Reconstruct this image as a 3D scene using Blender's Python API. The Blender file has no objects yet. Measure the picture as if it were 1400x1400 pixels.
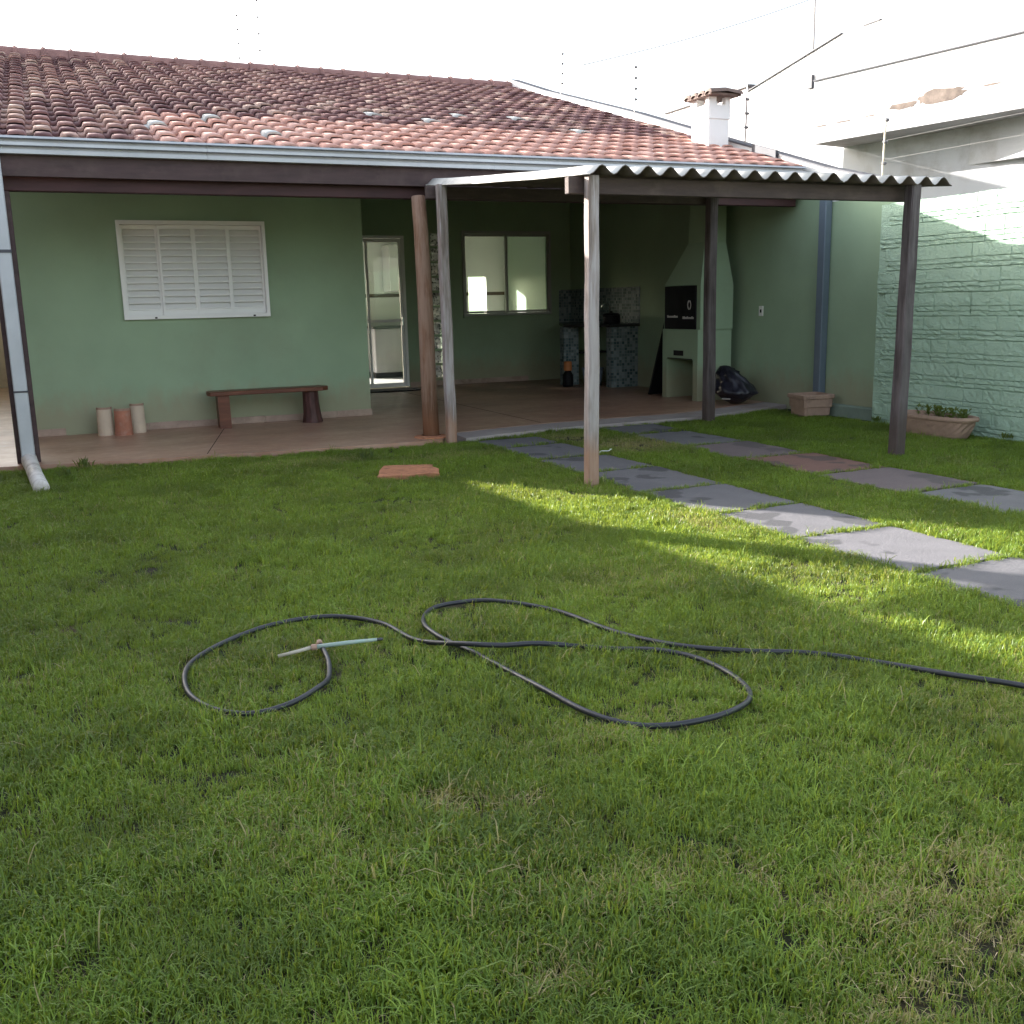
import bpy, bmesh, math, random
import numpy as np
from mathutils import Vector, Matrix, noise as mnoise
random.seed(7)
rng = np.random.default_rng(11)
S = bpy.context.scene
COL = S.collection
R = math.radians

# ------------------------------------------------------------------ camera
H = 1.30
RT = Vector((0.91389332, -0.40531155, -0.02283746))
UP = Vector((0.10212773, 0.17510115, 0.97923925))
FW = Vector((0.39289812, 0.89725255, -0.20141732))
cam = bpy.data.cameras.new('camera')
cam.sensor_width = 36.0
cam.lens = 36.0 * 1386.6 / 1400.0
cam.clip_start = 0.05
cam.clip_end = 600.0
camo = bpy.data.objects.new('camera', cam)
COL.objects.link(camo)
mw = Matrix((RT, UP, -FW)).transposed().to_4x4()
mw.translation = (0, 0, H)
camo.matrix_world = mw
S.camera = camo

# ------------------------------------------------------------------ sky, sun, exposure
SUN = Vector((1.0, -1.54, -0.542)).normalized()      # direction the light travels
sun_el = math.asin(-SUN.z)
sun_az = math.atan2(-SUN.x, -SUN.y)                   # clockwise from +Y
W = bpy.data.worlds.new('World')
S.world = W
W.use_nodes = True
wn, wl = W.node_tree.nodes, W.node_tree.links
sky = wn.new('ShaderNodeTexSky')
sky.sky_type = 'NISHITA'
sky.sun_disc = False
sky.sun_elevation = sun_el
sky.sun_rotation = sun_az
sky.air_density = 1.0
sky.dust_density = 3.0
sky.ozone_density = 1.0
hs_ = wn.new('ShaderNodeHueSaturation')      # hazy, whitish sky
hs_.inputs['Saturation'].default_value = 0.55
wl.new(sky.outputs[0], hs_.inputs['Color'])
wl.new(hs_.outputs[0], wn['Background'].inputs[0])
wn['Background'].inputs[1].default_value = 0.15
sl = bpy.data.lights.new('sun', 'SUN')
sl.energy = 5.0
sl.angle = R(0.5)
sl.color = (1.0, 0.96, 0.90)
so = bpy.data.objects.new('sun', sl)
COL.objects.link(so)
so.rotation_euler = (-SUN).to_track_quat('Z', 'Y').to_euler()
so.location = (-20, 30, 20)
S.view_settings.view_transform = 'Standard'
S.view_settings.look = 'None'
S.view_settings.gamma = 1.0
S.view_settings.use_curve_mapping = False
S.view_settings.exposure = 2.18
S.cycles.max_bounces = 8
S.cycles.diffuse_bounces = 4
S.cycles.glossy_bounces = 3
S.cycles.transparent_max_bounces = 12
S.cycles.caustics_reflective = False
S.cycles.caustics_refractive = False


# ------------------------------------------------------------------ material helpers
def nodes_of(name):
    m = bpy.data.materials.new(name)
    m.use_nodes = True
    nt = m.node_tree
    return m, nt.nodes, nt.links, nt.nodes['Principled BSDF']


def wpos(n, l, scale=(1, 1, 1)):
    g = n.new('ShaderNodeNewGeometry')
    mp = n.new('ShaderNodeMapping')
    mp.inputs['Scale'].default_value = scale
    l.new(g.outputs['Position'], mp.inputs[0])
    return mp.outputs[0]


def noise_tex(n, l, vec, scale, detail=4, rough=0.55):
    t = n.new('ShaderNodeTexNoise')
    t.inputs['Scale'].default_value = scale
    t.inputs['Detail'].default_value = detail
    t.inputs['Roughness'].default_value = rough
    l.new(vec, t.inputs['Vector'])
    return t.outputs['Fac']


def ramp(n, l, fac, stops, interp='LINEAR'):
    r = n.new('ShaderNodeValToRGB')
    r.color_ramp.interpolation = interp
    e = r.color_ramp.elements
    while len(e) < len(stops):
        e.new(0.5)
    for k, (p, c) in enumerate(stops):
        e[k].position = p
        e[k].color = (c[0], c[1], c[2], 1) if not isinstance(c, (int, float)) else (c, c, c, 1)
    l.new(fac, r.inputs[0])
    return r.outputs[0]


def mixc(n, l, fac, a, b, mode='MIX'):
    m = n.new('ShaderNodeMix')
    m.data_type = 'RGBA'
    m.blend_type = mode
    for sock, v in ((0, fac), (6, a), (7, b)):
        if hasattr(v, 'is_linked'):
            l.new(v, m.inputs[sock])
        elif isinstance(v, (int, float)):
            m.inputs[sock].default_value = v
        else:
            m.inputs[sock].default_value = (v[0], v[1], v[2], 1)
    return m.outputs[2]


def bump(n, l, p, h, strength, dist=0.01):
    b = n.new('ShaderNodeBump')
    b.inputs['Strength'].default_value = strength
    b.inputs['Distance'].default_value = dist
    l.new(h, b.inputs['Height'])
    l.new(b.outputs[0], p.inputs['Normal'])


def mul(c, k):
    return tuple(min(1.0, x * k) for x in c)


def M(name, base, rough=0.75, var=0.15, scale=3.0, fine=60.0, bmp=0.25, bdist=0.004, aniso=(1, 1, 1), spec=0.3, metal=0.0,
      dirt=None, dirt_amt=0.0, dirt_scale=2.0):
    m, n, l, p = nodes_of(name)
    v = wpos(n, l, aniso)
    f1 = noise_tex(n, l, v, scale, 5)
    f2 = noise_tex(n, l, v, fine, 3)
    c = ramp(n, l, f1, [(0.28, mul(base, 1 - var)), (0.72, mul(base, 1 + var))])
    c = mixc(n, l, ramp(n, l, f2, [(0.3, 0.0), (0.7, var)]), c, mul(base, 0.75))
    if dirt is not None:
        f3 = noise_tex(n, l, wpos(n, l), dirt_scale, 6, 0.65)
        c = mixc(n, l, ramp(n, l, f3, [(0.5, 0.0), (0.68, dirt_amt)]), c, dirt)
    l.new(c, p.inputs['Base Color'])
    p.inputs['Roughness'].default_value = rough
    p.inputs['Specular IOR Level'].default_value = spec
    p.inputs['Metallic'].default_value = metal
    if bmp:
        bump(n, l, p, f2, bmp, bdist)
    return m


# ------------------------------------------------------------------ materials
mat = {}
mat['green_wall'] = M('green wall paint', (0.30, 0.405, 0.27), 0.8, 0.10, 1.3, 90, 0.15, 0.002, dirt=(0.25, 0.29, 0.20), dirt_amt=0.35, dirt_scale=0.9)
mat['pale_green'] = None
mat['white_paint'] = M('white render', (0.80, 0.79, 0.78), 0.8, 0.04, 1.0, 40, 0.1, 0.002, dirt=(0.60, 0.56, 0.52), dirt_amt=0.35, dirt_scale=1.2)
mat['off_white'] = M('off white weathered render', (0.52, 0.515, 0.53), 0.85, 0.06, 1.0, 40, 0.1, 0.002, dirt=(0.28, 0.25, 0.23), dirt_amt=0.6, dirt_scale=1.6)
mat['beige_wall'] = M('beige render', (0.55, 0.42, 0.35), 0.85, 0.12, 1.5, 40, 0.2, 0.003, dirt=(0.25, 0.2, 0.17), dirt_amt=0.5)
mat['interior'] = M('interior tile', (0.84, 0.85, 0.81), 0.45, 0.03, 1.0, 10, 0.0)
mat['listello'] = M('dark tile border', (0.12, 0.09, 0.06), 0.4, 0.5, 30, 60, 0.0)
mat['white_metal'] = M('white painted metal', (0.84, 0.83, 0.81), 0.4, 0.03, 2.0, 30, 0.0, spec=0.45)
mat['sash_metal'] = M('dull grey window metal', (0.36, 0.38, 0.35), 0.5, 0.05, 2.0, 30, 0.0)
mat['galv'] = M('galvanised metal', (0.45, 0.46, 0.48), 0.5, 0.12, 3, 25, 0.05, 0.001, metal=0.25)
mat['blue_metal'] = M('blue grey painted metal', (0.15, 0.19, 0.235), 0.5, 0.1, 3, 25, 0.05, 0.001, metal=0.2)
mat['pvc'] = M('dirty white plastic pipe', (0.66, 0.62, 0.58), 0.5, 0.12, 6, 40, 0.1, 0.001, dirt=(0.25, 0.2, 0.16), dirt_amt=0.7, dirt_scale=9)
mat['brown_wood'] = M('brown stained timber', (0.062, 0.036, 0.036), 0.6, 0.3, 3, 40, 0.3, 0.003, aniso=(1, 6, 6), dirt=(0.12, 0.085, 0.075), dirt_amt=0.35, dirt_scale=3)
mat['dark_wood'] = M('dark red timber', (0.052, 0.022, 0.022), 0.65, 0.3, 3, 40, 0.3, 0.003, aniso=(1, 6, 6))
mat['bench_wood'] = M('varnished bench wood', (0.14, 0.05, 0.028), 0.4, 0.35, 4, 40, 0.3, 0.003, aniso=(1, 8, 8))
mat['stump'] = M('dark bench stump', (0.075, 0.032, 0.028), 0.5, 0.5, 12, 40, 0.5, 0.006, aniso=(3, 3, 0.7))
mat['terracotta'] = M('terracotta', (0.38, 0.255, 0.19), 0.85, 0.25, 7, 60, 0.4, 0.004, dirt=(0.22, 0.15, 0.115), dirt_amt=0.8, dirt_scale=7)
mat['cream_clay'] = M('cream clay', (0.58, 0.47, 0.36), 0.85, 0.1, 5, 60, 0.3, 0.003, dirt=(0.40, 0.28, 0.2), dirt_amt=0.4, dirt_scale=8)
mat['red_clay'] = M('red clay', (0.40, 0.17, 0.11), 0.85, 0.2, 8, 60, 0.4, 0.003, dirt=(0.45, 0.30, 0.24), dirt_amt=0.5, dirt_scale=10)
mat['earth'] = M('red earth', (0.42, 0.185, 0.10), 0.95, 0.2, 14, 90, 0.8, 0.006, dirt=(0.14, 0.07, 0.05), dirt_amt=0.7, dirt_scale=22)
mat['granite'] = M('dark stone', (0.025, 0.025, 0.028), 0.25, 0.4, 60, 150, 0.0, spec=0.5)
mat['black'] = M('black enamel', (0.010, 0.010, 0.012), 0.5, 0.3, 10, 40, 0.0, spec=0.12)
mat['soot'] = M('soot', (0.02, 0.018, 0.017), 0.95, 0.3, 10, 40, 0.2)
mat['bag'] = M('black bin bag', (0.018, 0.017, 0.026), 0.32, 0.3, 5, 18, 0.6, 0.012, spec=0.5)
mat['rubber'] = M('black hose rubber', (0.02, 0.021, 0.026), 0.42, 0.2, 5, 60, 0.05, 0.001, spec=0.5)
mat['mat'] = M('black doormat', (0.012, 0.011, 0.012), 0.95, 0.3, 30, 200, 0.6, 0.004)
mat['paleblue_plastic'] = M('bluish plastic', (0.28, 0.34, 0.42), 0.4, 0.1, 5, 30, 0.0)
mat['orange_plastic'] = M('orange plastic', (0.55, 0.20, 0.07), 0.4, 0.1, 5, 30, 0.0)
mat['wand_green'] = M('pale green plastic tube', (0.31, 0.40, 0.36), 0.45, 0.12, 20, 60, 0.0, dirt=(0.4, 0.35, 0.28), dirt_amt=0.4, dirt_scale=30)
mat['wand_cream'] = M('cream plastic tube', (0.42, 0.38, 0.31), 0.5, 0.12, 20, 60, 0.0)
mat['connector'] = M('pink plastic connector', (0.36, 0.23, 0.17), 0.5, 0.12, 20, 60, 0.0)
mat['white_plastic'] = M('white plastic', (0.78, 0.77, 0.74), 0.4, 0.03, 5, 30, 0.0)
mat['grey_print'] = M('pale print', (0.55, 0.53, 0.5), 0.5, 0.1, 5, 30, 0.0)
mat['chrome'] = M('chrome', (0.7, 0.7, 0.7), 0.15, 0.02, 5, 30, 0.0, metal=1.0)
mat['wire'] = M('grey wire', (0.30, 0.29, 0.28), 0.5, 0.05, 5, 30, 0.0)
mat['post_metal'] = M('thin metal rod', (0.32, 0.29, 0.26), 0.5, 0.1, 5, 30, 0.0, metal=0.5)
mat['insulator'] = M('dark insulator', (0.16, 0.15, 0.15), 0.4, 0.1, 5, 30, 0.0)
mat['yellow_rod'] = M('pale yellow rod', (0.66, 0.58, 0.42), 0.5, 0.1, 5, 30, 0.0)
mat['cap_tile'] = M('old chimney tile', (0.19, 0.135, 0.115), 0.9, 0.35, 9, 50, 0.5, 0.006, dirt=(0.09, 0.07, 0.06), dirt_amt=0.7, dirt_scale=9)
mat['skirting'] = M('beige skirting tile', (0.40, 0.29, 0.23), 0.5, 0.2, 5, 30, 0.1, dirt=(0.22, 0.14, 0.11), dirt_amt=0.6, dirt_scale=8)
mat['mortar'] = M('grey mortar', (0.30, 0.27, 0.25), 0.95, 0.2, 9, 60, 0.5, 0.006)
mat['zinc'] = M('grey flashing', (0.075, 0.075, 0.085), 0.7, 0.15, 4, 30, 0.05)
mat['grey_render'] = M('grey render', (0.42, 0.40, 0.42), 0.9, 0.12, 1.2, 40, 0.1, aniso=(3, 3, 0.6))
mat['soil'] = M('dark soil', (0.055, 0.04, 0.028), 0.95, 0.35, 20, 120, 0.8, 0.01)
mat['straw'] = M('dry straw', (0.42, 0.33, 0.20), 0.8, 0.25, 15, 60, 0.0)


def mat_weathered(name, base, grey, stain):
    """Bare weathered timber: long grain, silver patches, red soil splashed up from the ground."""
    m, n, l, p = nodes_of(name)
    v = wpos(n, l, (1, 1, 0.06))
    g = noise_tex(n, l, v, 55, 5, 0.6)
    g2 = noise_tex(n, l, wpos(n, l, (1, 1, 0.25)), 9, 4)
    c = ramp(n, l, g, [(0.32, mul(base, 0.6)), (0.5, base), (0.68, grey)])
    c = mixc(n, l, ramp(n, l, g2, [(0.42, 0.0), (0.62, 0.7)]), c, grey)
    geo = n.new('ShaderNodeNewGeometry')
    sep = n.new('ShaderNodeSeparateXYZ')
    l.new(geo.outputs['Position'], sep.inputs[0])
    add = n.new('ShaderNodeMath'); add.operation = 'MULTIPLY_ADD'
    l.new(g2, add.inputs[0]); add.inputs[1].default_value = -0.45
    l.new(sep.outputs[2], add.inputs[2])
    sm = ramp(n, l, add.outputs[0], [(0.0, 0.65), (0.16, 0.0)])
    c = mixc(n, l, sm, c, stain)
    l.new(c, p.inputs['Base Color'])
    p.inputs['Roughness'].default_value = 0.85
    p.inputs['Specular IOR Level'].default_value = 0.2
    bump(n, l, p, g, 0.6, 0.004)
    return m


mat['post_wood'] = mat_weathered('weathered post timber', (0.24, 0.19, 0.17), (0.40, 0.36, 0.36), (0.36, 0.19, 0.11))
mat['post_dark'] = mat_weathered('dark post timber', (0.075, 0.060, 0.060), (0.135, 0.115, 0.118), (0.07, 0.05, 0.042))
mat['log_wood'] = mat_weathered('round log timber', (0.23, 0.125, 0.08), (0.30, 0.20, 0.15), (0.33, 0.16, 0.09))
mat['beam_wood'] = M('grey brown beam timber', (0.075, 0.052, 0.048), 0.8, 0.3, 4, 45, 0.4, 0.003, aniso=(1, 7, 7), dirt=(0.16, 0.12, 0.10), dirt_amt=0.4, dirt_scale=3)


def splash(m, col, h, amt):
    n, l = m.node_tree.nodes, m.node_tree.links
    p = n['Principled BSDF']
    old = p.inputs['Base Color'].links[0].from_socket
    geo = n.new('ShaderNodeNewGeometry'); sep = n.new('ShaderNodeSeparateXYZ'); l.new(geo.outputs['Position'], sep.inputs[0])
    f = noise_tex(n, l, wpos(n, l, (1, 1, 0.5)), 7, 6, 0.65)
    ad = n.new('ShaderNodeMath'); ad.operation = 'MULTIPLY_ADD'
    l.new(f, ad.inputs[0]); ad.inputs[1].default_value = -0.5; l.new(sep.outputs[2], ad.inputs[2])
    l.new(mixc(n, l, ramp(n, l, ad.outputs[0], [(0.0, amt), (h, 0.0)]), old, col), p.inputs['Base Color'])


splash(mat['green_wall'], (0.33, 0.26, 0.17), 0.28, 0.55)


def mat_fibre():
    m, n, l, p = nodes_of('fibre cement')
    f1 = noise_tex(n, l, wpos(n, l), 2.2, 6, 0.6)
    f2 = noise_tex(n, l, wpos(n, l), 120, 3)
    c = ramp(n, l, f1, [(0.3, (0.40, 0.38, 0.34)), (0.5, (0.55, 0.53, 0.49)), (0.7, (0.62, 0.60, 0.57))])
    c = mixc(n, l, ramp(n, l, noise_tex(n, l, wpos(n, l), 7, 6, .7), [(.52, 0.), (.7, .5)]), c, (0.25, 0.24, 0.21))
    l.new(c, p.inputs['Base Color'])
    p.inputs['Roughness'].default_value = 0.9
    bump(n, l, p, f2, 0.3, 0.003)
    return m


mat['fibre'] = mat_fibre()


def mat_rough_paint():
    m, n, l, p = nodes_of('pale green paint on rough brick')
    f1 = noise_tex(n, l, wpos(n, l), 2.2, 5)
    f2 = noise_tex(n, l, wpos(n, l), 26, 6, 0.7)
    f3 = noise_tex(n, l, wpos(n, l, (1, 0.45, 1.3)), 60, 4, 0.7)
    c = ramp(n, l, f1, [(0.3, (0.35, 0.49, 0.37)), (0.7, (0.42, 0.565, 0.435))])
    c = mixc(n, l, ramp(n, l, f2, [(0.60, 0.0), (0.74, 0.45)]), c, (0.28, 0.40, 0.31))
    l.new(c, p.inputs['Base Color'])
    p.inputs['Roughness'].default_value = 0.8
    p.inputs['Specular IOR Level'].default_value = 0.25
    hs = n.new('ShaderNodeMath'); hs.operation = 'ADD'
    l.new(f2, hs.inputs[0]); l.new(f3, hs.inputs[1])
    bump(n, l, p, hs.outputs[0], 0.9, 0.014)
    return m


mat['pale_green'] = mat_rough_paint()
mat['fibre_shade'] = M('shade darkened underside of cement sheet', (0.14, 0.115, 0.10), 0.95, 0.25, 3, 40, 0.2)  # shade under the waves painted into lower faces and the dirty front edge
mat['kerb'] = M('mossy green kerb', (0.20, 0.25, 0.20), 0.9, 0.2, 4, 50, 0.3, 0.004)


def mat_tile(name, kind):
    """Clay roof tile; tone differs from tile to tile, with lichen and soot that sit on the old ones."""
    m, n, l, p = nodes_of(name)
    oi = n.new('ShaderNodeObjectInfo')
    geo = n.new('ShaderNodeNewGeometry')
    a = n.new('ShaderNodeMath'); a.operation = 'ADD'
    l.new(oi.outputs['Random'], a.inputs[0]); l.new(geo.outputs['Random Per Island'], a.inputs[1])
    fr = n.new('ShaderNodeMath'); fr.operation = 'FRACT'
    l.new(a.outputs[0], fr.inputs[0])
    patch = noise_tex(n, l, wpos(n, l), 11, 5, 0.65)
    big = noise_tex(n, l, wpos(n, l), 1.1, 3)
    fine = noise_tex(n, l, wpos(n, l), 70, 3)
    if kind == 'new':
        c = ramp(n, l, fr.outputs[0], [(0.0, (0.52, 0.28, 0.225)), (0.5, (0.57, 0.325, 0.265)), (1.0, (0.62, 0.385, 0.32))])
        c = mixc(n, l, ramp(n, l, patch, [(0.52, 0.0), (0.72, 0.35)]), c, (0.50, 0.26, 0.21))
    elif kind == 'old':
        c = ramp(n, l, fr.outputs[0], [(0.0, (0.17, 0.085, 0.085)), (0.35, (0.26, 0.135, 0.125)), (0.66, (0.38, 0.215, 0.185)), (0.90, (0.50, 0.32, 0.26)), (1.0, (0.64, 0.46, 0.37))])
        c = mixc(n, l, ramp(n, l, patch, [(0.46, 0.0), (0.64, 0.7)]), c, (0.095, 0.052, 0.056))
        c = mixc(n, l, ramp(n, l, big, [(0.45, 0.0), (0.65, 0.5)]), c, (0.13, 0.07, 0.072))
    else:
        c = ramp(n, l, patch, [(0.3, (0.46, 0.45, 0.42)), (0.7, (0.60, 0.59, 0.56))])
    l.new(c, p.inputs['Base Color'])
    p.inputs['Roughness'].default_value = 0.8
    p.inputs['Specular IOR Level'].default_value = 0.25
    bump(n, l, p, fine, 0.35, 0.004)
    return m


mat['tile_new'] = mat_tile('new clay tile', 'new')
mat['tile_old'] = mat_tile('old clay tile', 'old')
mat['tile_grey'] = mat_tile('pale patch tile', 'grey')


def mat_slab(name, base, stain, amt):
    """Concrete paver with damp stains of their own shape."""
    m, n, l, p = nodes_of(name)
    oi = n.new('ShaderNodeObjectInfo')
    f1 = noise_tex(n, l, wpos(n, l), 5, 6, 0.6)
    f2 = noise_tex(n, l, wpos(n, l), 160, 3)
    f3 = noise_tex(n, l, wpos(n, l), 2.6, 3, 0.45)
    c = ramp(n, l, f1, [(0.3, mul(base, 0.86)), (0.7, mul(base, 1.1))])
    c = mixc(n, l, ramp(n, l, f2, [(0.35, 0.0), (0.65, 0.5)]), c, mul(base, 0.62))
    c = mixc(n, l, ramp(n, l, f3, [(0.575, 0.0), (0.605, amt)]), c, stain)
    tint = ramp(n, l, oi.outputs['Random'], [(0.0, (0.86, 0.86, 0.88)), (1.0, (1.12, 1.1, 1.12))])
    c = mixc(n, l, 1.0, c, tint, 'MULTIPLY')
    l.new(c, p.inputs['Base Color'])
    p.inputs['Roughness'].default_value = 0.85
    bump(n, l, p, noise_tex(n, l, wpos(n, l), 55, 5, 0.7), 0.7, 0.006)
    return m


mat['slab'] = mat_slab('grey concrete paver', (0.150, 0.143, 0.149), (0.055, 0.053, 0.056), 0.85)
mat['slab_red'] = mat_slab('red tinted paver', (0.19, 0.098, 0.078), (0.07, 0.05, 0.046), 0.8)
mat['slab_pink'] = mat_slab('pinkish paver', (0.17, 0.13, 0.13), (0.07, 0.06, 0.06), 0.6)


def mat_floor():
    m, n, l, p = nodes_of('polished red brown cement')
    f1 = noise_tex(n, l, wpos(n, l, (0.6, 1, 1)), 1.6, 6, 0.6)
    f2 = noise_tex(n, l, wpos(n, l), 9, 6, 0.65)
    c = ramp(n, l, f1, [(0.3, (0.27, 0.14, 0.09)), (0.5, (0.37, 0.20, 0.135)), (0.7, (0.45, 0.28, 0.20))])
    c = mixc(n, l, ramp(n, l, f2, [(0.45, 0.0), (0.7, 0.4)]), c, (0.42, 0.31, 0.25))
    l.new(c, p.inputs['Base Color'])
    rr = ramp(n, l, f2, [(0.3, 0.28), (0.7, 0.5)])
    l.new(rr, p.inputs['Roughness'])
    bump(n, l, p, noise_tex(n, l, wpos(n, l), 40, 3), 0.08, 0.002)
    return m


mat['floor'] = mat_floor()
mat['cement_edge'] = M('grey cement', (0.36, 0.31, 0.30), 0.7, 0.15, 3, 60, 0.3, 0.003, dirt=(0.30, 0.2, 0.15), dirt_amt=0.5, dirt_scale=2)


def mat_mosaic():
    m, n, l, p = nodes_of('small mosaic tiles')
    g = n.new('ShaderNodeNewGeometry')
    sep = n.new('ShaderNodeSeparateXYZ'); l.new(g.outputs['Position'], sep.inputs[0])
    ad = n.new('ShaderNodeMath'); ad.operation = 'ADD'
    l.new(sep.outputs[0], ad.inputs[0]); l.new(sep.outputs[1], ad.inputs[1])
    cb = n.new('ShaderNodeCombineXYZ'); l.new(ad.outputs[0], cb.inputs[0]); l.new(sep.outputs[2], cb.inputs[1])
    br = n.new('ShaderNodeTexBrick')
    br.offset = 0.0
    br.inputs['Scale'].default_value = 1.0
    br.inputs['Brick Width'].default_value = 0.045
    br.inputs['Row Height'].default_value = 0.045
    br.inputs['Mortar Size'].default_value = 0.0035
    br.inputs['Bias'].default_value = 0.0
    br.inputs['Color1'].default_value = (0.05, 0.09, 0.10, 1)
    br.inputs['Color2'].default_value = (0.27, 0.33, 0.335, 1)
    br.inputs['Mortar'].default_value = (0.25, 0.27, 0.265, 1)
    l.new(cb.outputs[0], br.inputs['Vector'])
    l.new(br.outputs['Color'], p.inputs['Base Color'])
    p.inputs['Roughness'].default_value = 0.6
    p.inputs['Specular IOR Level'].default_value = 0.15
    return m


mat['mosaic'] = mat_mosaic()


def mat_glass(name, tint, refl=1.45, extra=0.0):
    m, n, l, p = nodes_of(name)
    n.remove(p)
    out = n['Material Output']
    tr = n.new('ShaderNodeBsdfTransparent'); tr.inputs[0].default_value = (*tint, 1)
    gl = n.new('ShaderNodeBsdfGlossy'); gl.inputs['Roughness'].default_value = 0.02
    fr = n.new('ShaderNodeFresnel'); fr.inputs[0].default_value = refl
    mx = n.new('ShaderNodeMixShader')
    l.new(fr.outputs[0], mx.inputs[0]); l.new(tr.outputs[0], mx.inputs[1]); l.new(gl.outputs[0], mx.inputs[2])
    l.new(mx.outputs[0], out.inputs[0])
    return m


mat['glass'] = mat_glass('window glass', (0.90, 0.93, 0.90))
mat['dark_glass'] = mat_glass('tinted glass', (0.62, 0.70, 0.62), 1.6)


def mat_glassblock():
    m, n, l, p = nodes_of('glass block')
    f = noise_tex(n, l, wpos(n, l), 26, 3, 0.6)
    c = ramp(n, l, f, [(0.38, (0.16, 0.17, 0.16)), (0.45, (0.78, 0.78, 0.76)), (0.55, (0.93, 0.93, 0.90))])
    l.new(c, p.inputs['Base Color'])
    p.inputs['Roughness'].default_value = 0.08
    bump(n, l, p, f, 1.0, 0.02)
    tl = n.new('ShaderNodeBsdfTransparent')          # light of the kitchen comes through the ripples
    l.new(ramp(n, l, f, [(0.36, 0.15), (0.55, 0.95)]), tl.inputs[0])
    mx = n.new('ShaderNodeMixShader'); mx.inputs[0].default_value = 0.55
    l.new(p.outputs[0], mx.inputs[1]); l.new(tl.outputs[0], mx.inputs[2]); l.new(mx.outputs[0], n['Material Output'].inputs[0])
    return m


mat['glass_block'] = mat_glassblock()


def mat_leafy(name, cols, dry, trans=0.38, rough=0.42, inst=True):
    """Blade of grass: tone varies from clump to clump and over the lawn; dry tells how much of it is straw."""
    m, n, l, p = nodes_of(name)
    geo = n.new('ShaderNodeNewGeometry')
    isl = geo.outputs['Random Per Island']
    if inst:
        at = n.new('ShaderNodeAttribute'); at.attribute_type = 'INSTANCER'; at.attribute_name = 'tone'
        a = n.new('ShaderNodeMath'); a.operation = 'ADD'
        l.new(isl, a.inputs[0]); l.new(at.outputs['Fac'], a.inputs[1])
        fr = n.new('ShaderNodeMath'); fr.operation = 'FRACT'; l.new(a.outputs[0], fr.inputs[0])
        isl = fr.outputs[0]
    c = ramp(n, l, isl, [(0.0, cols[0]), (0.5, cols[1]), (1.0, cols[2])])
    big = noise_tex(n, l, wpos(n, l), 1.5, 4, 0.55)
    c = mixc(n, l, ramp(n, l, big, [(0.44, 0.0), (0.62, 0.7)]), c, cols[3])
    if inst:
        d = n.new('ShaderNodeAttribute'); d.attribute_type = 'INSTANCER'; d.attribute_name = 'dry'
        gt = n.new('ShaderNodeMath'); gt.operation = 'LESS_THAN'
        l.new(isl, gt.inputs[0]); l.new(d.outputs['Fac'], gt.inputs[1])
        c = mixc(n, l, gt.outputs[0], c, dry)
    out = n['Material Output']
    tl = n.new('ShaderNodeBsdfTranslucent')
    l.new(mixc(n, l, 0.6, c, (0.46, 0.48, 0.05)), tl.inputs[0])
    mx = n.new('ShaderNodeMixShader'); mx.inputs[0].default_value = trans
    l.new(c, p.inputs['Base Color'])
    p.inputs['Roughness'].default_value = rough
    p.inputs['Specular IOR Level'].default_value = 0.3
    l.new(p.outputs[0], mx.inputs[1]); l.new(tl.outputs[0], mx.inputs[2])
    l.new(mx.outputs[0], out.inputs[0])
    return m


mat['grass'] = mat_leafy('grass blade', [(0.074, 0.140, 0.021), (0.150, 0.252, 0.031), (0.262, 0.382, 0.058), (0.072, 0.124, 0.024)], (0.36, 0.30, 0.15))
mat['leaf'] = mat_leafy('herb leaf', [(0.05, 0.09, 0.03), (0.09, 0.15, 0.05), (0.14, 0.19, 0.06), (0.08, 0.12, 0.04)], (0.3, 0.25, 0.1), inst=False)
mat['lawn'] = M('lawn soil and thatch', (0.024, 0.026, 0.012), 0.95, 0.4, 9, 140, 0.9, 0.01, dirt=(0.13, 0.085, 0.05), dirt_amt=0.6, dirt_scale=3.5)
mat['ground'] = M('bare ground', (0.20, 0.15, 0.11), 0.95, 0.2, 0.4, 20, 0.2)


# ------------------------------------------------------------------ mesh helpers
def box(bm, x0, x1, y0, y1, z0, z1):
    v = [bm.verts.new((x, y, z)) for z in (z0, z1) for y in (y0, y1) for x in (x0, x1)]
    for f in ((0, 2, 3, 1), (4, 5, 7, 6), (0, 1, 5, 4), (2, 6, 7, 3), (0, 4, 6, 2), (1, 3, 7, 5)):
        bm.faces.new([v[i] for i in f])


def prism(bm, pts, axis, a0, a1):
    """Polygon pts (2-D) pushed along axis from a0 to a1. axis x: pts are (y, z); y: (x, z); z: (x, y)."""
    def P(u, v, a):
        return {'x': (a, u, v), 'y': (u, a, v), 'z': (u, v, a)}[axis]
    A = [bm.verts.new(P(u, v, a0)) for u, v in pts]
    B = [bm.verts.new(P(u, v, a1)) for u, v in pts]
    k = len(pts)
    for i in range(k):
        bm.faces.new((A[i], A[(i + 1) % k], B[(i + 1) % k], B[i]))
    bm.faces.new(A[::-1]); bm.faces.new(B)


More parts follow.
